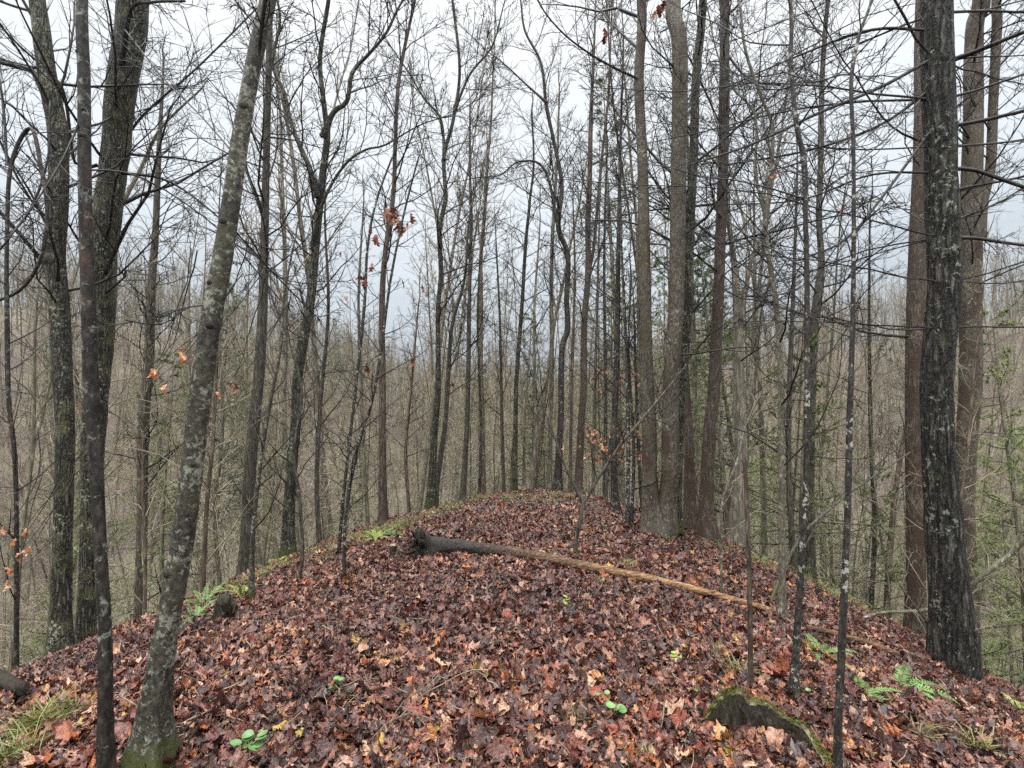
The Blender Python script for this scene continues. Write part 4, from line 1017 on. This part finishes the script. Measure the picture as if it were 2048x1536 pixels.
# a few taller dark pines just past the twin-stemmed tree
for i, (px, Y, k, s) in enumerate(((1395, 15, 3, 1.0), (1245, 18, 3, 1.1), (1330, 27, 3, 1.1), (1425, 26, 3, 1.0), (1290, 18, 2, 1.0), (1068, 20, 1, .9))):
    x = (px - 1024) / F * Y; e = empty('pine_tree', (x, Y, float(terrain(x, Y)) - .1)); e.scale = (s, s, s); e.rotation_euler = (0, 0, i * 1.3)
    tag(e, 'tall green pine behind the trunks, ' + ['just past the flared brown trunk', 'behind the thin dark tree', 'straight behind the twin-stemmed tree', 'behind the smooth brown trunk', 'shorter and just before the twin-stemmed tree'][i] if i < 5 else 'small pale green pine straight past the mound\'s end', 'tree', 'pines past the twin-stemmed tree' if i < 5 else None)
    for m_, nm in zip(PINES[k][:2], ('trunk', 'crown')): link(bpy.data.objects.new(nm, m_), e)

def wood_scatter(name, xy, kinds, seed, s0, s1, label, cat, weights=None, fn=None):
    r = np.random.default_rng(seed); n = len(xy)
    z = terrain(xy[:, 0], xy[:, 1]) - .1
    k = r.choice(len(kinds), n, p=weights) if fn is None else fn(xy, r)
    scatter(name, np.column_stack([xy, z]), np.column_stack([r.normal(0, .04, n), r.normal(0, .04, n), r.uniform(0, 6.28, n)]), r.uniform(s0, s1, n), k, kinds, label, cat)
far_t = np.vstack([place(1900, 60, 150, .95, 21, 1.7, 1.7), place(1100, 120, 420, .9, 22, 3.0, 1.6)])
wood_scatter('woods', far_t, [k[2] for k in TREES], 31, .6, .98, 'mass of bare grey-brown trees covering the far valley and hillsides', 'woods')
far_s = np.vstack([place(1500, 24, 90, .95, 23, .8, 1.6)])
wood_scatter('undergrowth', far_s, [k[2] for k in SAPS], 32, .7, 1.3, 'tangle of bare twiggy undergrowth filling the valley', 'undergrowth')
far_p = place(620, 38, 200, .95, 24, 2.4, 1.6); rr_ = np.random.default_rng(9)
clump = vnoise(far_p[:, 0] / 16, far_p[:, 1] / 16, 30)
far_p = far_p[(clump > .0)]
wood_scatter('distant_pines', far_p, [k[2] for k in PINES], 33, .8, 1.3, 'scattered green pines among the bare woods of the far hillsides', 'woods', [.3, .15, .3, .2, .05])

# ------------------------------------------------------------------ log, stumps, fallen branches
def log_piece(pts, r, sides=22, rough=.07, fiss=.1, lift=1.0):
    W = []
    for px, py, wd in pts:
        h = ground_hit(px, py + wd * .5 * lift); W.append([*(at(px, py, h[1]) + [0, 0, .004 + .02 * min(1, max(0, (px - 950) / 300))]), wd / 2 / F * h[1]])
    return spline(np.array(W), .05)
r = np.random.default_rng(4)
lg = [(842, 1091, 42), (856, 1092, 34), (880, 1092, 29), (930, 1095, 26), (1000, 1103, 22), (1080, 1116, 20), (1150, 1131, 18), (1230, 1148, 16), (1320, 1167, 15), (1420, 1192, 14), (1500, 1214, 13), (1572, 1234, 10)]
S = log_piece(lg, r)
b0 = S[len(S) // 2, :3].copy()
e = empty('fallen_log', b0); tag(e, 'long wet fallen log with ragged root end, lying across the leaf-covered mound', 'log')
g = Geo(); trunk_geo(g, S[:, :3], S[:, 3], r, 26, .25, .06, 0, .16)
c = S[0, :3]; R0 = S[0, 3]
# closing the root end with a ragged hollow disc
th = np.arange(26) * 2 * math.pi / 26; T0 = norm(S[0, :3] - S[3, :3]); A = norm(np.cross(T0, [0, 0, 1])); B = np.cross(T0, A)
rows = []
for f, dpt in ((1.0, -.03), (1.3, .02), (1.35, .06), (.9, .03), (.55, -.05), (.05, -.07)):
    rr = R0 * f * (1 + .18 * r.normal(size=26)); rows.append(c + T0 * (dpt + .03 * r.normal(size=(26, 1))) + rr[:, None] * (np.cos(th)[:, None] * A + np.sin(th)[:, None] * B))
g.grid(np.stack(rows), 1, closed=True)
def logmat():
    m = M['wood'].copy(); m.name = 'log_wood'; t = m.node_tree
    b = [n for n in t.nodes if n.type == 'BSDF_PRINCIPLED'][0]; src = b.inputs['Base Color'].links[0].from_socket
    tcn = t.nodes.new('ShaderNodeTexCoord'); sx = t.nodes.new('ShaderNodeSeparateXYZ'); t.links.new(tcn.outputs['Object'], sx.inputs[0])
    n = noise(t, tcn.outputs['Object'], 5, 3)
    v = math_(t, 'ADD', sx.outputs['X'], math_(t, 'MULTIPLY', n, .5))
    f = ramp(t, math_(t, 'MULTIPLY_ADD', v, .4), [(0.0, (0, 0, 0)), (1, (1, 1, 1))])
    mr = t.nodes.new('ShaderNodeMapRange'); mr.inputs[1].default_value = -0.75; mr.inputs[2].default_value = 1.5; t.links.new(v, mr.inputs[0])
    col = mixc(t, mr.outputs[0], mixc(t, 1.0, src, (.38, .45, .55), 'MULTIPLY'), mixc(t, 1.0, src, (3.7, 2.9, 1.9), 'MULTIPLY'))
    t.links.new(col, b.inputs['Base Color']); return m
M['log'] = logmat()
for n_ in M['log'].node_tree.nodes:
    if n_.type == 'MAPPING': n_.inputs['Scale'].default_value = (.12, 1, 1)
g.obj('stem', [M['log'], M['rotten']], e, origin=b0)
for i, (dx, dz, dy, ln, wd) in enumerate(((-.10, .2, 0, .30, .022), (-.20, -.12, -.1, .34, .035), (-.02, .22, .02, .17, .05), (-.16, -.08, -.14, .26, .03), (.08, .22, 0, .15, .045), (-.12, .05, .1, .2, .03), (-.2, .05, -.1, .18, .03), (-.05, .2, -.1, .2, .03))):
    g = Geo(); D0 = norm(np.array([dx, dy, dz])); P, D = walk((c + D0 * R0 * .6)[None], D0[None], np.array([ln * .7]), 7, .25, -.02, r)
    g.tubes(P, taper(np.array([wd]), .003, 7), 7); g.obj('root', M['rotten'], e, origin=b0)
g = Geo(); P, D = walk((S[10, :3] + [0, .05, .03])[None], np.array([[.8, .4, .35]]), np.array([.3]), 7, .15, -.02, r); g.tubes(P, taper(np.array([.018]), .006, 7), 7); g.obj('branch_stub', M['rotten'], e, origin=b0)
for j_, dd in ((26, (.2, -.3, .6)), (44, (.5, .2, .8)), (60, (.3, -.8, .3)), (82, (.6, .1, .6))):
    j_ = min(j_, len(S) - 3); g = Geo(); P, D = walk((S[j_, :3] + [0, 0, S[j_, 3] * .5])[None], np.array([dd], float), np.array([.05 + S[j_, 3] * 1.2]), 5, .2, 0, r); g.tubes(P, taper(np.array([S[j_, 3] * .35]), .004, 5), 7); g.obj('branch_stub', M['log'], e, origin=b0)

S = log_piece([(1612, 1259, 9), (1660, 1270, 11), (1730, 1290, 12), (1795, 1313, 11)], r)
g = Geo(); trunk_geo(g, S[:, :3], S[:, 3], r, 12, 0, .06, 0, .1)
tag(g.obj('fallen_pole', M['log'], origin=S[len(S) // 2, :3]), 'short brown broken pole lying downhill toward the huge dark pine', 'broken log')
S = log_piece([(1808, 1310, 5), (1850, 1321, 5), (1896, 1332, 4)], r, lift=1.5)
g = Geo(); trunk_geo(g, S[:, :3], S[:, 3], r, 8, 0, .03)
tag(g.obj('fallen_stick', M['pale'], origin=S[2, :3]), 'thin pale stick lying at the foot of the huge dark pine', 'stick')
S = log_piece([(-60, 1330, 30), (0, 1358, 26), (22, 1367, 22), (36, 1372, 10)], r, lift=.7)
g = Geo(); trunk_geo(g, S[:, :3], S[:, 3], r, 18, 0, .06, 0, .14)
tag(g.obj('log_end', M['rotten'], origin=S[2, :3]), 'dark rotten log end poking in at the photo\'s left edge', 'log')

def dead_branch(name, label, pts, cat='fallen branch', mat='pale', seed=0, tw='twig_pale', n=14):
    rr = np.random.default_rng(seed); h = ground_hit(pts[0][0], pts[0][1])
    W = [[*h, pts[0][2] / 2 / F * h[1]]]
    for px, py, wd, dy in pts[1:]: W.append([*at(px, py, h[1] + dy), wd / 2 / F * (h[1] + dy)])
    W = np.array(W); S = spline(W, .05); e = empty(name, W[0, :3]); tag(e, label, cat)
    g = Geo(); trunk_geo(g, S[:, :3], np.maximum(S[:, 3], .003), rr, 8, 0, .05); g.obj('stem', M[mat], e, origin=W[0, :3])
    g = Geo(); P, D, R = resample(S, 20); ll = float(np.linalg.norm(W[-1, :3] - W[0, :3])); crown(g, P, D, R, rr, n=n, t0=.2, t1=1, L0=.55, L1=.35, ang=.7, up=.02, wig=.18, subs=3, twigs=1, rmin=.0025)
    g.obj('twigs', M[tw], e, origin=W[0, :3]); return e
dead_branch('fallen_branch', 'pale bare branch arching low in front of the huge dark pine\'s foot', [(1716, 1240, 5), (1760, 1226, 6, .0), (1830, 1222, 7, -.1), (1874, 1215, 8, -.2), (1928, 1182, 9, -.3), (1985, 1135, 9, -.4), (2025, 1105, 9, -.4), (2060, 1070, 9, -.5), (2150, 1000, 8, -.6)], seed=1)
dead_branch('leaning_pole', 'pale thin dead pole leaning up from behind the zigzag pale sapling', [(1540, 1205, 7), (1563, 1150, 6, .3), (1600, 1075, 6, .5), (1640, 1035, 6, .7), (1700, 985, 5, .9), (1760, 945, 4, 1.1), (1820, 905, 3, 1.3)], seed=2, mat='grey', tw='twig')
dead_branch('whip_branch', 'bent pale twiggy branch rising at the photo\'s right edge past the huge dark pine', [(1980, 1300, 5), (1990, 1250, 6, .0), (2010, 1225, 6, .0), (2048, 1215, 6, .0), (2150, 1190, 5, .0)], seed=3, n=8)
dead_branch('whip_sapling', 'pale forked whip of a sapling crossing in front of the snapped dead stem', [(1443, 1190, 5), (1443, 1080, 5, 0), (1446, 1000, 6, 0), (1475, 920, 5, 0), (1492, 850, 5, .1), (1525, 780, 4, .2)], 'sapling', seed=4, n=14)
for i, (pts, lab) in enumerate((([(1600, 1150, 3), (1612, 1090, 3, 0), (1650, 1030, 3, 0), (1690, 980, 3, 0), (1740, 905, 2, 0)], 'thin pale twig leaning between the two white-flecked saplings'),
                                ([(1860, 1320, 5), (1856, 1270, 5, 0), (1850, 1240, 4, 0), (1820, 1200, 4, 0), (1800, 1170, 3, 0)], 'crooked pale twig standing against the huge pine\'s dark foot'),
                                ([(640, 1262, 4), (700, 1268, 4, -.15), (760, 1270, 3, -.2)], 'dark stick lying on leaves below the small cut stump'),
                                ([(725, 1500, 4), (770, 1450, 3, .1), (820, 1428, 3, .15), (870, 1440, 2, .1)], 'fine arching tan stalk on the leaves near the bottom edge'))):
    dead_branch('fallen_twig', lab, pts, 'twig', seed=10 + i, n=8 if i < 2 else 3, mat='pale' if i != 2 else 'sapling')

def stump(name, label, px, py, wpx, hpx, mat='stumpwood', jag=.3, seed=0, lean=0.0, hollow=.5):
    rr = np.random.default_rng(seed); h = ground_hit(px, py); R0 = wpx / 2 / F * h[1]; H = hpx / F * h[1]
    n = 26; th = np.arange(n) * 2 * math.pi / n; rows = []
    top = 1 + jag * (vnoise(np.cos(th) * 2 + seed * 7, np.sin(th) * 2, 12) * 2) + jag * .4 * rr.normal(size=n)
    for f in np.linspace(-.15, 1, 9):
        rad = R0 * (1 + .35 * math.exp(-max(f, 0) * 5)) * (1 + .10 * np.sin(th * 5 + 1) + .06 * rr.normal(size=n))
        rows.append(np.stack([rad * np.cos(th) + lean * f * H, rad * np.sin(th), f * H * top], -1))
    rim = rows[-1]
    for f, dz in ((.82, .0), (.6, -.25 * hollow), (.3, -.45 * hollow), (.02, -.5 * hollow)):
        rows.append(np.stack([rim[:, 0] * f + lean * H * (1 - f), rim[:, 1] * f, rim[:, 2] + dz * H + .01 * rr.normal(size=n)], -1))
    g = Geo(); V = np.stack(rows) + h; g.grid(V[:9], 0, True); g.grid(V[8:], 1, True)
    return tag(g.obj(name, [M[mat], M['stumprim'] if jag < .1 else M['stumpwood']], origin=h), label, 'stump')
stump('broken_stump', 'dark jagged broken stump beside the bright green fern on the bank', 444, 1243, 36, 40, jag=.55, seed=1, lean=.25)
stump('cut_stump', 'tiny dark cut stump near the ragged root end of the log', 786, 1112, 13, 22, jag=.06, seed=2)

# mossy hollow stump: a curved broken shell of old wood
rr = np.random.default_rng(6)
plan = [(1392, 1432, 2, 9), (1402, 1452, 14, 9), (1418, 1462, 40, 9), (1436, 1466, 72, 9), (1460, 1470, 92, 10), (1490, 1468, 86, 12), (1520, 1470, 70, 14), (1550, 1474, 58, 15), (1578, 1482, 46, 15), (1602, 1492, 36, 16), (1622, 1508, 28, 17), (1640, 1530, 22, 18), (1652, 1552, 14, 18)]
W = []
for px, py, hp, tk in plan:
    h = ground_hit(px, py); W.append([h[0], h[1], h[2], hp * .85 / F * h[1], tk / F * h[1]])
W = spline(np.array(W), .012); n = len(W)
T = norm(np.gradient(W[:, :3] * [1, 1, 0], axis=0)); Nn = np.stack([-T[:, 1], T[:, 0], np.zeros(n)], -1)
jg = 1 + .12 * vnoise(np.arange(n) / 5.0, np.zeros(n), 14) * 2 + .07 * vnoise(np.arange(n) / 1.9, np.zeros(n), 19) * 2 + .02 * rr.normal(size=n)
sec = []
for f, side, inset in ((-.3, -1, 0), (.0, -1, 0), (.25, -1, .1), (.5, -1, .15), (.75, -1, .25), (.93, -1, .4), (1.0, -.5, .1), (1.02, .3, 0), (.95, .9, .1), (.7, 1.15, 0), (.4, 1.4, 0), (.1, 1.8, 0), (-.3, 2.2, 0)):
    wob = .012 * vnoise(np.arange(n) / 3, np.full(n, f * 6), 15) * 2
    sec.append(W[:, :3] + Nn * (side * W[:, 4] * .5 * (1 - inset) + wob)[:, None] + np.array([0, 0, 1.]) * (f * W[:, 3] * (jg if f > .6 else 1))[:, None] + Nn * (.25 * max(f, 0) * W[:, 3])[:, None])
sec = np.stack(sec, 0)
g = Geo(); g.grid(sec[:6], 0); g.grid(sec[5:8], 1); g.grid(sec[7:], 2)
hp_ = W[n // 2, :3].copy(); e = empty('hollow_stump', hp_); tag(e, 'mossy hollow stump shell, broken and dark inside, at the foot of the white-flecked saplings', 'stump')
mk = plain('mossy_old_rim', (.035, .038, .014), (.27, .23, .13), 16, .8, .2)
g.obj('shell', [M['rotten'], mk, M['stumpwood']], e, origin=hp_)
# moss tufts along its far rim
def tuft_quads(g, cs, r, ln, wd, spread=.6, mat=0, m=5, segs=2, bend=.5):
    n = len(cs); c = np.repeat(cs, m, 0); N_ = len(c)
    d = norm(np.array([0, 0, 1.]) + r.normal(0, spread, (N_, 3)) * [1, 1, .3]); s = norm(np.cross(d, r.normal(size=(N_, 3)))) * wd / 2
    L_ = ln * r.uniform(.5, 1.3, N_)[:, None]; out2 = norm(d * [1, 1, 0]) * bend
    p0 = c; p1 = c + d * L_ * .5; p2 = p1 + norm(d + out2) * L_ * .35; p3 = p2 + norm(d + out2 * 2.5) * L_ * .3
    g.quads(np.stack([p0 - s, p0 + s, p1 + s * .85, p1 - s * .85], 1), mat); g.quads(np.stack([p1 - s * .85, p1 + s * .85, p2 + s * .6, p2 - s * .6], 1), mat); g.tris(np.stack([p2 - s * .6, p2 + s * .6, p3], 1), mat)
gm = Geo(); ii = rr.integers(int(n * .15), n, 1300); kk = rr.integers(6, 12, 1300)
tuft_quads(gm, sec[kk, ii] + rr.normal(0, .007, (1300, 3)), rr, .012, .004, .9, m=3)
gm.obj('moss', M['moss'], e, origin=hp_)

# leaves banked against the feet of the trees on the mound
for (hx, hy), hr in zip(HERO, HR):
    if not on_mound(np.array(hx), np.array(hy)): continue
    n = int(60 + hr * 900); a = rng.uniform(0, 6.28, n); d = hr * 1.15 + np.abs(rng.normal(0, .05 + hr * .5, n)); x = hx + np.cos(a) * d; y = hy + np.sin(a) * d
    lit_p.append(np.stack([x, y, terrain(x, y) + .02 + rng.uniform(0, .06, n) * np.exp(-(d - hr) / (.06 + hr * .5))], -1))
    lit_r.append(np.stack([rng.normal(0, .6, n), rng.normal(0, .6, n), rng.uniform(0, 6.28, n)], -1)); lit_s.append(rng.uniform(.03, .075, n)); lit_i.append(rng.integers(0, 18, n) + 21 * (rng.random(n) < .5))
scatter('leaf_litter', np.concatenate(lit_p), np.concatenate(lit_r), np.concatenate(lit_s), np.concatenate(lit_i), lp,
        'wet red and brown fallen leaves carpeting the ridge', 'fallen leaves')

# ------------------------------------------------------------------ ferns, sedge, herbs, fallen leaves that stand out
def frond(g, P0, az, Ln, arch, r, mat=0, wd=.16, lift=.9):
    k = 22; t = np.linspace(0, 1, k); el_ = lift - arch * t ** 1.1
    dx = np.cumsum(np.cos(el_)) * Ln / k; dz = np.cumsum(np.sin(el_)) * Ln / k
    wob = .06 * Ln * np.sin(t * 2 + r.random() * 6)
    a = np.array([math.cos(az), math.sin(az), 0]); b = np.array([-a[1], a[0], 0])
    C = P0 + dx[:, None] * a + dz[:, None] * [0, 0, 1] + wob[:, None] * b
    g.tubes(C[None], np.linspace(.0022, .0008, k)[None], 3, mat)
    T = norm(np.gradient(C, axis=0)); U = norm(np.cross(T, b))
    prof = np.sin(np.clip((t + .08) * .95, 0, 1) * math.pi) ** .6 * (1 - .45 * t) * Ln * wd
    for s in (-1, 1):
        for i in range(2, k - 1):
            l = prof[i] * r.uniform(.85, 1.1); d = norm(b * s + T[i] * .35 + U[i] * r.normal(-.05, .12)); w_ = T[i] * Ln / k * .42
            p = C[i]; m1 = p + d * l * .35; tip = p + d * l + T[i] * l * .12
            g.quads(np.stack([p - w_ * .6, m1 - w_, tip, m1 + w_])[None], mat)
def fern(px, py, size_px, label, mat='fern', nf=8, seed=0, az0=0, az1=6.28, lift=.8):
    rr = np.random.default_rng(seed + 500); h = ground_hit(px, py); Ln = size_px / F * h[1]
    e = empty('fern', h); tag(e, label, 'fern', 'ferns on the mound')
    for i in range(nf):
        g = Geo(); az_ = az0 + (az1 - az0) * (i + rr.uniform(-.3, .3)) / nf
        frond(g, h + [0, 0, .01], az_, Ln * rr.uniform(.7, 1.1), rr.uniform(.8, 1.4), rr, lift=lift * rr.uniform(.7, 1.2)); g.obj('frond', M[mat], e, smooth=False, origin=h)
fern(405, 1212, 62, 'low green fern spilling beside the leaning lichen-blotched tree', 'fern', 10, 1)
fern(482, 1196, 52, 'bright yellow-green upright fern beside the mossy-footed sapling', 'fern_yellow', 7, 2, lift=1.25)
fern(388, 1240, 55, 'small green fern below the jagged broken stump', 'fern', 7, 3)
fern(320, 1228, 34, 'little fern at the rim behind the leaning tree', 'fern', 6, 4)
fern(752, 1082, 44, 'yellow-green fern on the grassy bank by the slender brown tree', 'fern_yellow', 9, 5)
fern(790, 1075, 36, 'fern just above the tiny cut stump', 'fern', 7, 6)
fern(893, 1050, 24, 'flat green fern on the mound above the log', 'fern_yellow', 7, 7, lift=.3)
fern(1200, 1050, 30, 'small fern at the foot of the thin dark tree by the twin stems', 'fern', 7, 8, lift=.4)
fern(1385, 1048, 32, 'fern between the twin-stemmed tree and the tall brown trunk', 'fern', 8, 9)
fern(1520, 1125, 34, 'bright fern at the rim near the snapped dead stem', 'fern', 8, 10)
fern(1668, 1195, 36, 'green fern at the rim between the white-flecked saplings', 'fern', 8, 11)
fern(1640, 1312, 70, 'bushy fern with brown shadowed fronds above the hollow stump', 'fern', 9, 12, lift=.6)
fern(1715, 1390, 95, 'long-fronded fern beside the white-flecked sapling at the bottom', 'fern', 6, 13, -1.2, 1.6, .45)
fern(1790, 1378, 120, 'largest bright green frond cluster below the huge pine', 'fern', 7, 14, -1.3, .9, .4)
fern(2035, 1425, 50, 'green fern cut by the photo\'s right edge', 'fern_yellow', 7, 15)
fern(560, 1125, 30, 'tiny fern on the bank above the crooked thin sapling', 'fern_yellow', 6, 16)

def sedge(px, py, size_px, n, label, seed, mat='grass', spread=.7):
    rr = np.random.default_rng(seed + 700); h = ground_hit(px, py); Ln = size_px / F * h[1]; g = Geo()
    cs = h + rr.normal(0, .22, (n, 3)) * Ln * [1, 1, 0]; tuft_quads(g, cs, rr, Ln, .0045, spread, m=1, bend=1.1)
    tag(g.obj('sedge_tuft', M[mat], smooth=False, origin=h), label, 'grass tuft', 'grass tufts on the mound')
sedge(80, 1460, 62, 200, 'big arching yellow-green sedge tuft beside the dark rust-patched sapling', 1)
sedge(30, 1528, 80, 140, 'sedge tuft in the photo\'s lower left corner', 2)
sedge(138, 1435, 55, 90, 'smaller pale sedge tuft uphill of the big arching one', 3)
sedge(1440, 1318, 30, 60, 'sedge wisp above the hollow stump\'s pale rim', 4)
sedge(1478, 1352, 38, 90, 'bright sedge tuft at the foot of the snapped dead stem', 5)
sedge(1255, 1135, 22, 60, 'sedge tuft behind the middle of the log', 6)
sedge(1200, 1170, 20, 40, 'sedge wisp just in front of the log', 7)
sedge(950, 1360, 26, 30, 'few grass blades in the middle of the leaves', 8)
sedge(1150, 1440, 34, 40, 'thin upright grass blades near the round-leaved seedlings', 9)
sedge(690, 1400, 30, 24, 'few yellowish blades beside the small lime seedling', 10)
sedge(1465, 1505, 30, 40, 'sedge blades in front of the hollow stump', 11)
sedge(1840, 1480, 40, 60, 'pale sedge tuft downhill of the largest frond cluster', 12)
sedge(1960, 1505, 45, 70, 'sedge tuft near the photo\'s lower right corner', 13)
sedge(1290, 1520, 30, 30, 'grass wisp at the bottom edge in the middle', 14)

def herb(px, py, size_px, n, label, seed, mat='herb'):
    rr = np.random.default_rng(seed + 800); h = ground_hit(px, py); s = size_px / F * h[1]; e = empty('seedling', h); tag(e, label, 'seedling', 'green seedlings in the leaves')
    for i in range(n):
        g = Geo(); a = rr.uniform(0, 6.28); rad = s * rr.uniform(.2, 1); c = h + [math.cos(a) * rad, math.sin(a) * rad * .8, .03 + rr.uniform(.0, .04)]
        lr = s * rr.uniform(.28, .42); t = np.arange(12) * 2 * math.pi / 12; nx = rr.normal(0, .3, 2)
        ring = np.stack([np.cos(t) * lr, np.sin(t) * lr * .85, np.cos(t) * lr * nx[0] + np.sin(t) * lr * nx[1]], -1)
        g.grid(np.stack([ring * .02 - [0, 0, lr * .15], ring * .6 - [0, 0, lr * .05], ring]) + c, 0, True)
        g.tubes(np.stack([h, (h + c) / 2 + [0, 0, .01], c - [0, 0, lr * .15]])[None], np.full((1, 3), .001), 3, 0); g.obj('leaf', M[mat], e, origin=h)
herb(500, 1512, 32, 9, 'cluster of round green seedling leaves right of the leaning tree\'s foot', 1)
herb(672, 1385, 18, 6, 'small lime-green seedling alone amid dark leaves', 2)
herb(785, 1378, 6, 2, 'single tiny round green leaf on the litter', 3)
herb(1232, 1436, 24, 7, 'round-leaved bright green seedlings right of centre', 4)
herb(1205, 1408, 14, 4, 'tiny green sprout above the round-leaved seedlings', 5)
herb(838, 1458, 8, 2, 'tiny pair of green leaves near the bottom middle', 6)
herb(1135, 1212, 14, 5, 'yellow-green seedling in the middle of the mound', 7, 'fern_yellow')
herb(1355, 1325, 16, 5, 'yellow seedling left of the snapped dead stem', 8, 'fern_yellow')
herb(1400, 1400, 12, 3, 'pale green sprout just above the hollow stump', 9)
herb(1620, 1400, 12, 4, 'green sprouts behind the hollow stump', 10)

def lone_leaf(px, py, size_px, kind, mat, label, seed, tilt=.3):
    rr = np.random.default_rng(seed + 900); h = ground_hit(px, py) + [0, 0, .045]; s = size_px / F * h[1]; g = leaf_geo(Geo(), kind, rr, 1.0, 0, 1.5, fine=True)
    o = g.obj('fallen_leaf', M[mat], origin=(0, 0, 0), loc=h); o.scale = (s * .8,) * 3; o.rotation_euler = (rr.normal(0, tilt) + .3, rr.normal(0, tilt), rr.uniform(0, 6.28))
    tag(o, label, 'leaf')
for i, a in enumerate([(560, 1470, 36, 'maple', 'yellowleaf', 'bright yellow leaf right of the round seedling cluster'), (603, 1484, 32, 'oval', 'yellowleaf', 'yellow leaf lying tilted beside the other bright yellow leaf'),
          (540, 1270, 36, 'oval', 'orangeleaf', 'orange leaf lying below the mossy-footed sapling'), (235, 1315, 45, 'oval', 'tanleaf', 'long tan leaf beside the leaning tree'),
          (140, 1495, 62, 'maple', 'orangeleaf', 'large salmon-orange leaf beside the dark sapling\'s foot'), (188, 1430, 30, 'oval', 'orangeleaf', 'orange leaf next to the big arching sedge'),
          (838, 1350, 26, 'maple', 'tanleaf', 'star-shaped salmon leaf in the middle of the litter'), (955, 1455, 58, 'maple', 'orangeleaf', 'large orange maple leaf at the bottom middle'),
          (1075, 1468, 44, 'maple', 'tanleaf', 'pale tan crumpled leaf right of the orange maple leaf'), (1030, 1190, 26, 'oak', 'orangeleaf', 'orange leaf in front of the log'),
          (1455, 1468, 40, 'oval', 'tanleaf', 'yellow-tan leaf inside the hollow stump'), (1500, 1482, 52, 'oval', 'orangeleaf', 'long rust leaf in front of the hollow stump'),
          (1552, 1495, 75, 'oval', 'tanleaf', 'big spotted tan leaf in front of the hollow stump'), (1425, 1462, 60, 'oval', 'orangeleaf', 'rust-brown leaf under the pale stump rim'),
          (1560, 1370, 70, 'oak', 'orangeleaf', 'large rust leaf between the two thin stems'), (1335, 1435, 44, 'maple', 'tanleaf', 'pinkish maple leaf left of the hollow stump'),
          (1245, 1240, 22, 'maple', 'tanleaf', 'pale yellow leaf in the middle right of the mound'), (725, 1312, 40, 'oval', 'tanleaf', 'long pale leaf curled beside a dark one'),
          (1100, 1400, 44, 'oval', 'orangeleaf', 'rusty leaf left of the round-leaved seedlings'), (1220, 1325, 30, 'maple', 'tanleaf', 'light maple leaf in the middle of the slope')]):
    lone_leaf(*a, seed=i)

# grass band along the rim and on the crest of the mound
def band(px0, py0, px1, py1, n, sp, r):
    out_ = []
    for i in range(n):
        f = r.random(); h = ground_hit(px0 + (px1 - px0) * f + r.normal(0, sp), py0 + (py1 - py0) * f + abs(r.normal(0, sp * .3)) + 2); out_.append(h)
    return np.array(out_)
rr = np.random.default_rng(12)
C0 = np.vstack([band(600, 1118, 800, 1050, 190, 16, rr), band(950, 994, 1190, 988, 60, 16, rr), band(440, 1190, 600, 1116, 36, 9, rr), band(1400, 1075, 1780, 1236, 80, 10, rr), band(190, 1270, 300, 1244, 24, 9, rr), band(800, 1050, 940, 1000, 30, 10, rr)])
C0 = C0[vnoise(C0[:, 0] / .55, C0[:, 1] / .55, 41) > -.06]
g = Geo(); tuft_quads(g, np.repeat(C0, 14, 0) + rr.normal(0, .09, (len(C0) * 14, 3)) * [1, 1, 0], rr, .12, .006, .9, m=2, bend=1.0)
tag(g.obj('rim_grass', M['grass'], smooth=False), 'short yellow-green grass and moss fringing the rim of the mound', 'grass', kind='stuff')

# ------------------------------------------------------------------ damp air that pales the far hills
g = Geo(); x0, x1, y0, y1, z0, z1 = -460, 460, -80, 500, -45, 60
V = np.array([[x, y, z] for z in (z0, z1) for y in (y0, y1) for x in (x0, x1)], float)
g.quads(np.array([[V[i] for i in f] for f in ((0, 2, 3, 1), (4, 5, 7, 6), (0, 1, 5, 4), (1, 3, 7, 5), (3, 2, 6, 7), (2, 0, 4, 6))]))
hm = bpy.data.materials.new('haze'); hm.use_nodes = True; t = hm.node_tree; t.nodes.clear()
o_ = t.nodes.new('ShaderNodeOutputMaterial'); v_ = t.nodes.new('ShaderNodeVolumePrincipled'); v_.inputs['Color'].default_value = (.93, .96, 1, 1); v_.inputs['Density'].default_value = HAZE
t.links.new(v_.outputs[0], o_.inputs['Volume'])
tag(g.obj('haze', hm, smooth=False), 'thin pale damp air over the valley', 'haze', kind='stuff')
